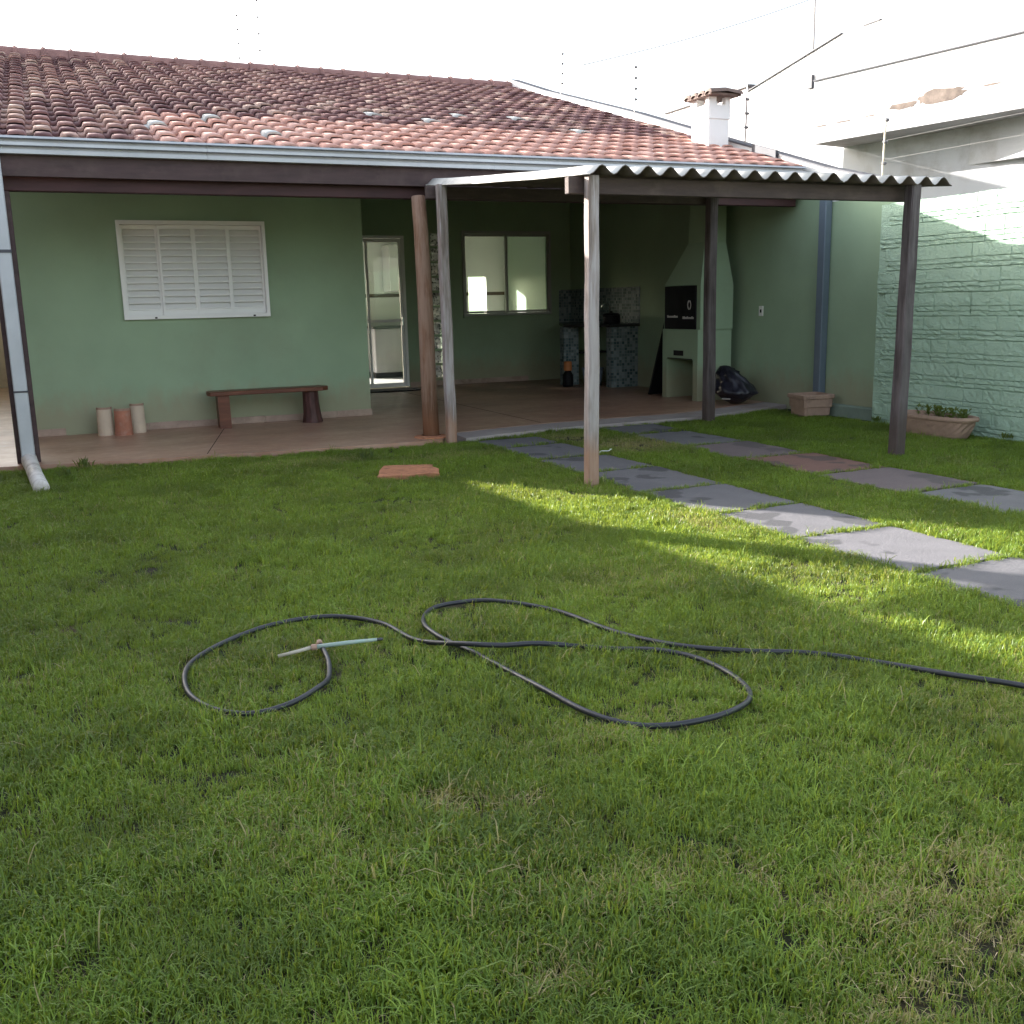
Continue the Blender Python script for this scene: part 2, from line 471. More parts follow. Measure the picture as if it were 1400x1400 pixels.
def tube(bm, pts, rad, n=8, cap=True):
    pts = [Vector(p) for p in pts]
    rings = []
    prev = None
    for i, p in enumerate(pts):
        t = (pts[min(i + 1, len(pts) - 1)] - pts[max(i - 1, 0)]).normalized()
        a = Vector((0, 0, 1)) if abs(t.z) < 0.9 else Vector((1, 0, 0))
        u = t.cross(a).normalized() if prev is None else (prev - t * prev.dot(t)).normalized()
        prev = u
        w = t.cross(u)
        r = rad[i] if hasattr(rad, '__len__') else rad
        rings.append([bm.verts.new(p + (u * math.cos(2 * math.pi * k / n) + w * math.sin(2 * math.pi * k / n)) * r) for k in range(n)])
    for A, B in zip(rings, rings[1:]):
        for k in range(n):
            bm.faces.new((A[k], A[(k + 1) % n], B[(k + 1) % n], B[k]))
    if cap:
        bm.faces.new(rings[0][::-1]); bm.faces.new(rings[-1])


def lathe(bm, prof, n=24, c=(0, 0, 0), sx=1.0, sy=1.0):
    rings = [[bm.verts.new((c[0] + sx * r * math.cos(2 * math.pi * k / n), c[1] + sy * r * math.sin(2 * math.pi * k / n), c[2] + z)) for k in range(n)] for r, z in prof]
    for A, B in zip(rings, rings[1:]):
        for k in range(n):
            bm.faces.new((A[k], A[(k + 1) % n], B[(k + 1) % n], B[k]))
    return rings


def link(name, me, m=None, parent=None, smooth=False):
    o = bpy.data.objects.new(name, me)
    COL.objects.link(o)
    if m is not None and len(me.materials) == 0:
        me.materials.append(m)
    if parent is not None:
        o.parent = parent
    if smooth:
        for p in me.polygons:
            p.use_smooth = True
    return o


def obj(name, bm, m, parent=None, smooth=False, bev=0.0, loc=None, rot=None, recalc=True):
    if bev:
        bmesh.ops.bevel(bm, geom=[e for e in bm.edges], offset=bev, segments=1, affect='EDGES', clamp_overlap=True)
    if recalc:
        bmesh.ops.recalc_face_normals(bm, faces=bm.faces)
    me = bpy.data.meshes.new(name)
    bm.to_mesh(me); bm.free()
    o = link(name, me, m, parent, smooth)
    if loc is not None:
        o.location = loc
    if rot is not None:
        o.rotation_euler = rot
    return o


def bx(name, m, parent, x0, x1, y0, y1, z0, z1, bev=0.0, **k):
    bm = bmesh.new(); box(bm, x0, x1, y0, y1, z0, z1)
    return obj(name, bm, m, parent, bev=bev, **k)


def thing(name, label, cat, loc=(0, 0, 0), rz=0.0, group=None):
    o = bpy.data.objects.new(name, None)
    COL.objects.link(o)
    o.empty_display_size = 0.2
    o.location = loc; o.rotation_euler = (0, 0, rz)
    o['label'] = label; o['category'] = cat
    if group:
        o['group'] = group
    return o


def tag(o, label, cat, group=None):
    o['label'] = label; o['category'] = cat
    if group:
        o['group'] = group
    return o


def kind(o, k):
    o['kind'] = k
    return o


def wall_mesh(a0, a1, z0, z1, d0, d1, openings, axis, top=None):
    """A wall of real thickness with rectangular openings. axis 'x': runs along X between depths d0, d1 in Y; axis 'y': runs along Y. top(a): sloping top."""
    bm = bmesh.new()
    A = sorted({a0, a1, *[q for o in openings for q in o[:2]]})
    Z = sorted({z0, z1, *[q for o in openings for q in o[2:]]})
    cell = {}
    for i in range(len(A) - 1):
        for j in range(len(Z) - 1):
            ca, cz = (A[i] + A[i + 1]) / 2, (Z[j] + Z[j + 1]) / 2
            cell[i, j] = not any(o[0] < ca < o[1] and o[2] < cz < o[3] for o in openings)

    def P(a, d, z):
        if top is not None and z == z1:
            z = top(a)
        return (a, d, z) if axis == 'x' else (d, a, z)

    def quad(*ps):
        bm.faces.new([bm.verts.new(p) for p in ps])
    for (i, j), solid in cell.items():
        if not solid:
            continue
        a, b, z, w = A[i], A[i + 1], Z[j], Z[j + 1]
        quad(P(a, d0, z), P(b, d0, z), P(b, d0, w), P(a, d0, w))
        quad(P(a, d1, z), P(a, d1, w), P(b, d1, w), P(b, d1, z))
        for (di, dj), q in (((-1, 0), ((a, z), (a, w))), ((1, 0), ((b, z), (b, w))), ((0, -1), ((a, z), (b, z))), ((0, 1), ((a, w), (b, w)))):
            if not cell.get((i + di, j + dj), False):
                (p0, q0), (p1, q1) = q
                quad(P(p0, d0, q0), P(p1, d0, q1), P(p1, d1, q1), P(p0, d1, q0))
    bmesh.ops.remove_doubles(bm, verts=bm.verts, dist=1e-5)
    return bm


# ------------------------------------------------------------------ the setting
EX0, EX1 = -1.55, 7.64            # lawn
bm = bmesh.new()
box(bm, -150, 150, -120, 220, -1.0, -0.06)
kind(obj('ground', bm, mat['ground']), 'structure')


def slab_edge(x):
    pts = [(-1.6, 9.62), (-0.3, 9.42), (0.6, 9.26), (1.5, 9.13), (3.0, 9.02), (3.5, 9.02), (4.0, 9.15), (4.9, 9.26), (6.3, 9.26), (7.0, 9.45), (7.85, 9.72)]
    return float(np.interp(x, [p[0] for p in pts], [p[1] for p in pts]))


bm = bmesh.new()
nx, ny = 60, 70
grid = {}
for i in range(nx + 1):
    x = EX0 + (EX1 + 0.2 - EX0) * i / nx
    y1 = slab_edge(x) + 0.02
    for j in range(ny + 1):
        y = -4.0 + (y1 + 4.0) * j / ny
        grid[i, j] = bm.verts.new((x, y, 0.006 * mnoise.noise(Vector((x * 1.3, y * 1.3, 0)))))
for i in range(nx):
    for j in range(ny):
        bm.faces.new((grid[i, j], grid[i + 1, j], grid[i + 1, j + 1], grid[i, j + 1]))
lawn = kind(obj('lawn', bm, mat['lawn'], smooth=True), 'structure')

# patio floor with a strip of bare cement along its outer edge
xs = np.linspace(-1.6, 7.85, 40)
bm = bmesh.new()
edge = [(x, slab_edge(x)) for x in xs if x > 3.4]
border_in = [(x, slab_edge(x) + 0.42) for x in xs if x > 3.4]
inner = [(x, slab_edge(x) + (0.42 if x > 3.4 else 0.0)) for x in xs]
prism(bm, [*inner, (7.85, 15.30), (3.30, 15.30), (3.30, 11.62), (-0.42, 11.62), (-0.42, 20.0), (-1.6, 20.0)], 'z', -0.05, 0.05)
patio = kind(obj('patio', bm, mat['floor']), 'structure')
bm = bmesh.new()
prism(bm, [*edge, *[(x, y - .001) for x, y in border_in[::-1]]], 'z', -0.05, 0.047)
obj('cement_border', bm, mat['cement_edge'], patio)
bm = bmesh.new()
for (x0, y0, x1, y1) in ((1.12, 9.3, 1.62, 11.55), (4.62, 9.75, 4.62, 15.2)):
    prism(bm, [(x0, y0), (x0 + 0.007, y0), (x1 + 0.007, y1), (x1, y1)], 'z', 0.045, 0.0515)
kind(obj('floor_joint', bm, mat['soot'], patio), 'structure')

# stepping slab tracks
def track(lanes, mats):
    root = bpy.data.objects.new('paver_path', None)
    COL.objects.link(root); root['kind'] = 'structure'
    for k, (x0, x1, y0, y1, z, mk) in enumerate(lanes):
        bm = bmesh.new()
        pts = []
        for (ax, ay), (bx_, by) in (((x0, y0), (x1, y0)), ((x1, y0), (x1, y1)), ((x1, y1), (x0, y1)), ((x0, y1), (x0, y0))):
            for t in (0.0, 0.2, 0.4, 0.6, 0.8):
                j = 0.004
                pts.append((ax + (bx_ - ax) * t + random.uniform(-j, j) - (x0 + x1) / 2, ay + (by - ay) * t + random.uniform(-j, j) - (y0 + y1) / 2))
        prism(bm, pts, 'z', -0.04, 0.0)
        o = obj('paver_slab', bm, mat[mk], root, bev=0.005)
        o.location = ((x0 + x1) / 2, (y0 + y1) / 2, z)
        o.rotation_euler = (R(random.uniform(-.6, .6)), R(random.uniform(-.6, .6)), R(random.uniform(-1, 1)))
    return root


PAVERS = []
y1s = [9.02, 8.43, 7.61, 6.80, 5.90, 5.07, 4.31, 3.48, 2.65, 1.8, 0.95]
for a, b in zip(y1s, y1s[1:]):
    PAVERS.append((3.575 + random.uniform(-.015, .015), 4.235 + random.uniform(-.015, .015), b + 0.018, a - 0.016, 0.013, 'slab'))
y2s = [9.24, 8.60, 7.60, 6.74, 5.86, 4.98, 4.15, 3.3, 2.45, 1.6]
cols2 = ['slab', 'slab', 'slab_pink', 'slab_red', 'slab_pink', 'slab', 'slab', 'slab', 'slab']
P2 = []
for a, b, c in zip(y2s, y2s[1:], cols2):
    P2.append((5.03 + random.uniform(-.015, .015), 5.71 + random.uniform(-.015, .015), b + 0.02, a - 0.018, 0.013, c))
track(PAVERS, None)
track(P2, None)

# ------------------------------------------------------------------ house
house = thing('house', 'single storey house with pale green walls, red clay tile roof and deep open porch', 'house')
SL = 0.295


def roof_z(y):
    return 2.645 + SL * (y - 9.50) if y <= 17.6 else 2.645 + SL * 8.1 - SL * (y - 17.6)


XL, XR = -1.30, 7.80
wA = wall_mesh(-0.42, 3.30, 0.0, 3.4, 11.60, 11.75, [(0.70, 2.17, 1.25, 2.21)], 'x', lambda a: roof_z(11.6) - 0.12)
obj('wall', wA, mat['green_wall'], house)
wl_ = wall_mesh(11.75, 20.0, 0.0, 4.0, -0.42, -0.27, [], 'y', lambda a: roof_z(a) - 0.12)
obj('wall', wl_, mat['green_wall'], house)
wr_ = wall_mesh(11.75, 15.30, 0.0, 4.0, 3.15, 3.30, [], 'y', lambda a: roof_z(a) - 0.12)
obj('wall', wr_, mat['green_wall'], house)
wB = wall_mesh(3.30, 7.85, 0.0, 4.1, 15.30, 15.45, [(4.08, 5.00, 0.05, 2.35), *[(5.425, 5.592, 0.175 + k * 0.225, 0.365 + k * 0.225) for k in range(10)], (5.955, 7.465, 1.135, 2.41)], 'x', lambda a: roof_z(15.3) - 0.12)
obj('wall', wB, mat['green_wall'], house)
wC = wall_mesh(-0.27, 7.85, 0.0, 4.6, 18.0, 18.15, [(3.45, 4.7, 0.06, 1.85), (7.10, 7.46, 1.11, 1.80), (0.3, 2.0, 1.0, 2.2)], 'x', lambda a: roof_z(18.0) - 0.12)  # wide low opening is unseen, added to let sunlight brighten the kitchen
obj('rear_wall', wC, mat['interior'], house)
wD = wall_mesh(15.45, 18.0, 0.0, 2.78, 3.28, 3.40, [], 'y')
obj('room_wall', wD, mat['interior'], house)
bx('ceiling', mat['interior'], house, 3.40, 7.84, 15.45, 18.0, 2.78, 2.86)
bx('room_floor', mat['grey_render'], house, 3.40, 7.84, 15.45, 18.0, -0.02, 0.055)
bx('tile_border', mat['listello'], house, 3.40, 7.10, 17.985, 17.999, 1.46, 1.52)
bx('tile_border', mat['listello'], house, 7.47, 7.825, 17.985, 17.999, 1.46, 1.52)
bx('room_lining', mat['interior'], house, 7.83, 7.848, 15.46, 17.98, 0.056, 2.77)
# kitchen cupboard, appliances seen through the door
bx('cupboard', mat['white_metal'], house, 5.45, 6.3, 17.55, 17.98, 1.55, 2.35, 0.01)
bx('cabinet', mat['grey_render'], house, 5.1, 6.3, 17.45, 17.98, 0.15, 0.92, 0.01)
bx('worktop', mat['granite'], house, 5.07, 6.33, 17.42, 17.98, 0.925, 0.96, 0.004)
bx('plinth', mat['black'], house, 5.1, 6.3, 17.50, 17.98, 0.056, 0.148)

# roof deck, rafters, beams
roof = None
bm = bmesh.new()
prism(bm, [(9.52, roof_z(9.52)), (17.6, roof_z(17.6)), (20.3, roof_z(20.3)), (20.3, roof_z(20.3) - .04), (17.6, roof_z(17.6) - .04), (9.52, roof_z(9.52) - .04)], 'x', XL, XR)
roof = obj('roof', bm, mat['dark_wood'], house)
bm = bmesh.new()
prism(bm, [(9.58, roof_z(9.58) - .043), (15.28, roof_z(15.28) - .043), (15.28, roof_z(15.28) - .12), (9.58, roof_z(9.58) - .12)], 'x', -0.025, 0.025)
rafter_me = bpy.data.meshes.new('rafter'); bmesh.ops.recalc_face_normals(bm, faces=bm.faces); bm.to_mesh(rafter_me); bm.free()
for k, x in enumerate(np.arange(-1.0, 7.8, 0.5)):
    if -0.45 < x < 3.33:
        continue
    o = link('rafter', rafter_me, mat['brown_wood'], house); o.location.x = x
bm = bmesh.new()
prism(bm, [(9.58, roof_z(9.58) - .043), (11.59, roof_z(11.59) - .043), (11.59, roof_z(11.59) - .12), (9.58, roof_z(9.58) - .12)], 'x', -0.025, 0.025)
raft2 = bpy.data.meshes.new('rafter'); bmesh.ops.recalc_face_normals(bm, faces=bm.faces); bm.to_mesh(raft2); bm.free()
for x in np.arange(-0.4, 3.3, 0.5):
    o = link('rafter', raft2, mat['brown_wood'], house); o.location.x = x
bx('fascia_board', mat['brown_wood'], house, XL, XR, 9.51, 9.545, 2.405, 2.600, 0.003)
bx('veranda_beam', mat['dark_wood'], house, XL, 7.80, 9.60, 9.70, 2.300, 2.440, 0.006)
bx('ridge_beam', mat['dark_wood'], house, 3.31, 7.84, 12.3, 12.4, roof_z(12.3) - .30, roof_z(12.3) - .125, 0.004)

# gutter: pressed metal with two grooves along its face
prof = [(9.520, 2.712), (9.450, 2.712), (9.440, 2.694), (9.500, 2.692), (9.500, 2.664), (9.440, 2.662), (9.440, 2.638), (9.500, 2.636), (9.500, 2.608), (9.440, 2.606), (9.442, 2.574), (9.505, 2.572), (9.505, 2.700), (9.520, 2.700)]
for (a, b) in ((XL, 1.35), (1.352, 4.03), (4.032, 6.7), (6.702, XR)):
    bm = bmesh.new(); prism(bm, prof, 'x', a, b)
    obj('gutter', bm, mat['galv'], house)

# tiles
def tile_mesh(name, m, seed):
    rd = random.Random(seed)
    bm = bmesh.new()
    L, off = 0.405, 0.017
    prof = [(-0.004, 0.006), (0.035, -0.002), (0.062, 0.004), (0.070, 0.032), (0.084, 0.046), (0.140, 0.051), (0.192, 0.045), (0.206, 0.030), (0.213, 0.010)]
    low = [bm.verts.new((x, 0.0 + rd.uniform(-.004, .004), z + off + 0.012)) for x, z in prof]
    mid = [bm.verts.new((x, L * .5, z + off * .5 + 0.010)) for x, z in prof]
    top = [bm.verts.new((x, L, z * 0.93 + 0.004)) for x, z in prof]
    lip = [bm.verts.new((x + (0.002 if k < 4 else 0), 0.004, z + off - 0.004)) for k, (x, z) in enumerate(prof)]
    for k in range(len(prof) - 1):
        bm.faces.new((low[k], low[k + 1], mid[k + 1], mid[k]))
        bm.faces.new((mid[k], mid[k + 1], top[k + 1], top[k]))
        bm.faces.new((lip[k], lip[k + 1], low[k + 1], low[k]))
    me = bpy.data.meshes.new(name)
    bmesh.ops.recalc_face_normals(bm, faces=bm.faces)
    bm.to_mesh(me); bm.free()
    me.materials.append(m)
    for p in me.polygons:
        p.use_smooth = p.index % 3 != 2
    return me


tmesh = {k: [tile_mesh('roof_tile', mat[k], s) for s in range(3)] for k in ('tile_new', 'tile_old', 'tile_grey')}
ang = math.atan(SL)
ca, sa = math.cos(ang), math.sin(ang)
greys = {(3, 11), (5, 14), (2, 16), (8, 24), (7, 27), (9, 34), (6, 36), (9, 30)}
jobs = []
ncol, nrow = 45, 25
for r in range(nrow):
    for c in range(ncol):
        x = XL + 0.02 + c * 0.2022
        s = r * 0.345
        y = 9.54 + s * ca
        z = roof_z(9.54) + 0.010 + s * sa
        if y > 17.5:
            continue
        new = r < 6 and x > 0.78 + 0.02 * r
        if r == 6 and x > 0.9 and (c * 7) % 9 == 0:
            new = True
        k = 'tile_new' if new else 'tile_old'
        if (r, c) in greys:
            k = 'tile_grey'
        d = (Vector((x, y, z)) - Vector((0, 0, H))).length
        vis = x > -0.75
        jobs.append((d + (0 if vis else 50), x, y, z, k))
jobs.sort(key=lambda j: j[0])
stuff = {k: bmesh.new() for k in tmesh}
for i, (d, x, y, z, k) in enumerate(jobs):
    me = tmesh[k][random.randrange(3)]
    Mx = Matrix.Translation((x + random.uniform(-.004, .004), y + random.uniform(-.008, .008), z + random.uniform(0, .004))) @ Matrix.Rotation(ang, 4, 'X') @ Matrix.Rotation(R(random.uniform(-1.2, 1.2)), 4, 'Z') @ Matrix.Rotation(R(random.uniform(-1.5, 1.5)), 4, 'Y')
    if i < 300:
        o = link('roof_tile', me, None, roof)
        o.matrix_basis = Mx
    else:
        bmx = stuff[k]
        n0 = len(bmx.verts)
        vs = [bmx.verts.new(Mx @ v.co) for v in me.vertices]
        for p in me.polygons:
            f = bmx.faces.new([vs[q] for q in p.vertices]); f.smooth = p.use_smooth
for k, bmx in stuff.items():
    me = bpy.data.meshes.new('distant_tiles'); bmx.to_mesh(me); bmx.free()
    o = link('roof_tile_field', me, mat[k], roof); o['kind'] = 'stuff'
# ridge caps
bm = bmesh.new()
N = 7
pr = [(0.11 * math.cos(math.pi * t / N), 0.085 * math.sin(math.pi * t / N)) for t in range(N + 1)]
pr = [(0.16, -0.09)] + [(0.135 * math.cos(math.pi * t / N), 0.085 * math.sin(math.pi * t / N)) for t in range(N + 1)] + [(-0.16, -0.09)]
N += 2
A = [bm.verts.new((0, y * 1.05, z * 1.05)) for y, z in pr]
A2 = [bm.verts.new((0.03, y * 1.22, z * 1.30)) for y, z in pr]
A3 = [bm.verts.new((0.07, y, z)) for y, z in pr]
B = [bm.verts.new((0.42, y * .95, z * .95)) for y, z in pr]
for P_, Q_ in ((A, A2), (A2, A3), (A3, B)):
    for k in range(N):
        bm.faces.new((P_[k], P_[k + 1], Q_[k + 1], Q_[k]))
bmesh.ops.recalc_face_normals(bm, faces=bm.faces)
rme = bpy.data.meshes.new('ridge_tile'); bm.to_mesh(rme); bm.free(); rme.materials.append(M('ridge clay', (0.27, 0.15, 0.135), 0.85, 0.25, 4, 50, 0.3, 0.004))
for k in range(24):
    o = link('ridge_tile', rme, None, roof)
    o.location = (XL + k * 0.38, 17.6, roof_z(17.6) + 0.055 + random.uniform(-.006, .006))
bm = bmesh.new(); prism(bm, [(x, 0) for x in (0, 1)] + [(1, .01), (0, .01)], 'y', 0, 1); bm.free()

# shuttered bedroom window (frame, sliding louvred leaves, slats)
win = bx('window', mat['white_metal'], house, 0.70, 2.17, 11.71, 11.73, 1.25, 2.21)
bm = bmesh.new()
for (a, b, c, d) in ((0.675, 2.195, 2.195, 2.235), (0.675, 2.195, 1.222, 1.262), (0.675, 0.712, 1.262, 2.195), (2.160, 2.195, 1.262, 2.195)):
    box(bm, a, b, 11.550, 11.68, c, d)
obj('frame', bm, mat['white_metal'], win)
lx = [0.712, 1.074, 1.436, 1.798, 2.160]
for k in range(4):
    a, b = lx[k] + (0.0 if k else 0.0), lx[k + 1]
    yf = 11.585 if k in (1, 2) else 11.615
    bm = bmesh.new()
    st = 0.022
    for q in ((a + .001, a + st, 1.264, 2.193), (b - st, b - .001, 1.264, 2.193), (a + st, b - st, 2.150, 2.193), (a + st, b - st, 1.264, 1.318)):
        box(bm, q[0], q[1], yf, yf + 0.026, q[2], q[3])
    obj('shutter_leaf', bm, mat['white_metal'], win)
    zs = np.linspace(1.318, 2.150, 13)
    for j in range(12):
        z0, z1 = zs[j], zs[j + 1]
        bm = bmesh.new()
        prism(bm, [(yf - .010, z0 + .000), (yf - .006, z0 - .003), (yf + .045, z1 - .004), (yf + .045, z1 + .004), (yf + .040, z1 + .004), (yf - .010, z0 + .010)], 'x', a + st + .001, b - st - .001)
        obj('slat', bm, mat['white_metal'], win)
for x in (0.99, 2.02):
    bx('drain_plug', mat['black'], win, x - .012, x + .012, 11.548, 11.554, 1.228, 1.244)

# glazed kitchen window
kw = thing('tmp', 'x', 'x'); bpy.data.objects.remove(kw)
bm = bmesh.new()
for (a, b, c, d) in ((5.938, 7.482, 2.385, 2.428), (5.938, 7.482, 1.115, 1.155), (5.938, 5.975, 1.155, 2.385), (7.445, 7.482, 1.155, 2.385)):
    box(bm, a, b, 15.27, 15.34, c, d)
kwin = obj('kitchen_window', bm, mat['sash_metal'], house)
for (a, b, y, g) in ((5.978, 6.72, 15.318, 'glass'), (6.69, 7.442, 15.288, 'dark_glass')):
    bm = bmesh.new()
    for q in ((a, a + .03, 1.157, 2.383), (b - .03, b, 1.157, 2.383), (a + .03, b - .03, 2.345, 2.383), (a + .03, b - .03, 1.157, 1.192)):
        box(bm, q[0], q[1], y, y + 0.022, q[2], q[3])
    obj('sash', bm, mat['sash_metal'], kwin)
    bx('pane', mat[g], kwin, a + .03, b - .03, y + .009, y + .013, 1.192, 2.345)
bx('window_sill', mat['green_wall'], kwin, 5.93, 7.49, 15.25, 15.299, 1.09, 1.113, 0.003)

# glazed door
bm = bmesh.new()
for (a, b, c, d) in ((4.08, 5.0, 2.31, 2.35), (4.08, 4.125, 0.06, 2.31), (4.955, 5.0, 0.06, 2.31)):
    box(bm, a, b, 15.30, 15.38, c, d)
dfr = obj('door_frame', bm, mat['white_metal'], house)
bm = bmesh.new()
for (a, b, c, d) in ((4.127, 4.17, 0.065, 2.305), (4.91, 4.953, 0.065, 2.305), (4.17, 4.91, 2.255, 2.305), (4.17, 4.91, 0.065, 0.125), (4.17, 4.91, 1.06, 1.10), (4.385, 4.42, 0.125, 1.06), (4.385, 4.42, 1.10, 2.255)):
    box(bm, a, b, 15.315, 15.35, c, d)
door = obj('door', bm, mat['white_metal'], house)
for (a, b) in ((4.17, 4.385), (4.42, 4.91)):
    for (c, d) in ((0.125, 1.06), (1.10, 2.255)):
        bx('pane', mat['glass'], door, a, b, 15.33, 15.334, c, d)
bx('handle', mat['chrome'], door, 4.915, 4.935, 15.28, 15.314, 1.0, 1.14, 0.004)

# glass block column
gb_me = None
for k in range(10):
    z = 0.175 + k * 0.225
    if gb_me is None:
        o = bx('glass_block', mat['glass_block'], house, 5.4265, 5.5905, 15.285, 15.355, 0.0015, 0.1885, 0.008)
        gb_me = o.data
    else:
        o = link('glass_block', gb_me, None, house)
    o.location.z = z

# skirting tiles
def skirt(p0, p1, z0, z1, missing=()):
    p0, p1 = Vector(p0), Vector(p1)
    n = max(1, round((p1 - p0).length / 0.41))
    d = (p1 - p0).normalized()
    nn = Vector((d.y, -d.x))
    for k in range(n):
        if k in missing:
            continue
        a = p0 + (p1 - p0) * (k / n) + d * .002
        b = p0 + (p1 - p0) * ((k + 1) / n) - d * .002
        t = 0.010 + random.uniform(0, .002)
        h = z1 + random.uniform(-.006, .004)
        bm = bmesh.new()
        prism(bm, [(a.x, a.y), (b.x, b.y), (b.x + nn.x * t, b.y + nn.y * t), (a.x + nn.x * t, a.y + nn.y * t)], 'z', z0, h)
        obj('skirting_tile', bm, mat['skirting'], house)


skirt((-0.42, 11.598), (3.30, 11.598), 0.051, 0.125, (1,))
skirt((3.302, 11.60), (3.302, 15.29), 0.051, 0.125)
skirt((3.32, 15.298), (4.07, 15.298), 0.051, 0.125)
skirt((5.01, 15.298), (7.05, 15.298), 0.051, 0.125)

# veranda posts and rain pipes belong to the house
bm = bmesh.new()
tube(bm, [(3.225, 9.27, 0.05), (3.22, 9.28, 0.7), (3.225, 9.30, 1.4), (3.225, 9.34, 2.0), (3.225, 9.38, 2.298)], [0.079, 0.075, 0.073, 0.069, 0.066], 14)
lp = obj('veranda_post', bm, mat['log_wood'], house, smooth=True)
bm = bmesh.new(); lathe(bm, [(0.17, 0.0), (0.165, 0.012), (0.10, 0.022)], 16, (3.225, 9.27, 0.048))
obj('post_collar', bm, mat['earth'], lp)
bm = bmesh.new(); prism(bm, [(-0.415, 9.58), (-0.232, 9.58), (-0.232, 9.70), (-0.415, 9.70)], 'z', 0.02, 2.298)
vp = obj('veranda_post', bm, mat['brown_wood'], house, bev=0.006)
bm = bmesh.new(); box(bm, -0.375, -0.268, 9.475, 9.575, 0.06, 2.57)
dp = obj('downspout', bm, mat['galv'], house, bev=0.008)
bx('pipe_seam', mat['zinc'], dp, -0.378, -0.265, 9.470, 9.578, 0.66, 0.675)
bx('pipe_strap', mat['zinc'], dp, -0.379, -0.264, 9.469, 9.579, 1.80, 1.825)
bm = bmesh.new()
pth = [(-0.32, 9.53, 0.10), (-0.315, 9.46, 0.075), (-0.29, 9.2, 0.06), (-0.265, 8.8, 0.05), (-0.215, 8.15, 0.045)]
tube(bm, pth, [0.062, 0.064, 0.06, 0.058, 0.058], 14)
obj('pipe_outlet', bm, mat['pvc'], dp, smooth=True)
bm = bmesh.new(); box(bm, 7.755, 7.845, 9.05, 9.16, 0.05, 2.60)
obj('downspout', bm, mat['blue_metal'], house, bev=0.006)

# ------------------------------------------------------------------ party wall on the far side, with sloping top
def par_top(y):
    return float(np.interp(y, [8.12, 8.55, 9.17, 10.92, 13.24, 16.15, 17.6, 20], [2.42, 2.50, 2.655, 3.185, 3.905, 4.74, 5.2, 4.9]))


pw = thing('party_wall', 'tall smooth green party wall at the porch end with white sloping top edge', 'wall')
bm = wall_mesh(8.12, 20.0, -0.05, 5.0, 7.85, 8.0, [], 'y', lambda a: roof_z(min(a, 17.6)) - 0.05 if a > 9.4 else 2.30)
bm.free()
bm = bmesh.new()
ys = [8.12, 8.55, 9.17, 9.5, 10.92, 13.24, 16.15, 17.6, 20.0]
for a, b in zip(ys, ys[1:]):
    za, zb = (min(2.30, par_top(a) - .2) if a < 9.4 else roof_z(a) - .02), (min(2.30, par_top(b) - .2) if b < 9.4 else roof_z(b) - .02)
    prism(bm, [(a, -0.05), (b, -0.05), (b, zb), (a, za)], 'x', 7.85, 8.0)
obj('wall_face', bm, mat['green_wall'], pw)
bm = bmesh.new()
for a, b in zip(ys, ys[1:]):
    za, zb = (min(2.30, par_top(a) - .2) if a < 9.4 else roof_z(a) - .02), (min(2.30, par_top(b) - .2) if b < 9.4 else roof_z(b) - .02)
    prism(bm, [(a, za + .001), (b, zb + .001), (b, par_top(b)), (a, par_top(a))], 'x', 7.848, 8.0)
obj('parapet', bm, mat['white_paint'], pw)
bm = bmesh.new()
for a, b in zip(ys, ys[1:]):
    prism(bm, [(a, par_top(a) + .001), (b, par_top(b) + .001), (b, par_top(b) + .022), (a, par_top(a) + .022)], 'x', 7.83, 8.02)
obj('coping', bm, mat['zinc'], pw)
sw = bx('socket_plate', mat['white_plastic'], pw, 7.838, 7.849, 10.20, 10.28, 1.08, 1.20, 0.003)
bx('socket_hole', mat['black'], sw, 7.8365, 7.8375, 10.225, 10.255, 1.12, 1.16)
bm = bmesh.new()
prism(bm, [(10.45, roof_z(10.45) + .05), (10.0, roof_z(10.0) + .05), (10.0, roof_z(10.0) + .17), (10.45, roof_z(10.45) + .17)], 'x', 7.805, 7.846)
obj('flashing', bm, mat['zinc'], pw)

o = bx('ground_beam', mat['kerb'], None, 7.75, 7.846, 8.12, 9.02, -0.05, 0.13, 0.01)
tag(o, 'low green concrete kerb at the foot of the smooth party wall', 'kerb')

# ------------------------------------------------------------------ rough brick wall
bw = thing('brick_wall', 'rough pale green painted brick boundary wall running along the lawn', 'wall')
bm = bmesh.new()
# lumpy mortar behind the bricks
gy, gz = 110, 22
vv = {}
for i in range(gy + 1):
    for j in range(gz + 1):
        y = -2.0 + 10.12 * i / gy
        z = -0.05 + 2.225 * j / gz
        vv[i, j] = bm.verts.new((7.663 + 0.006 * mnoise.noise(Vector((y * 9, z * 9, 3))), y, z))
for i in range(gy):
    for j in range(gz):
        bm.faces.new((vv[i, j], vv[i, j + 1], vv[i + 1, j + 1], vv[i + 1, j]))
obj('mortar', bm, mat['pale_green'], bw, smooth=True)
bx('wall_core', mat['pale_green'], bw, 7.70, 7.83, -2.0, 8.119, -0.05, 2.16)
PB, HB = 0.2115, 0.218


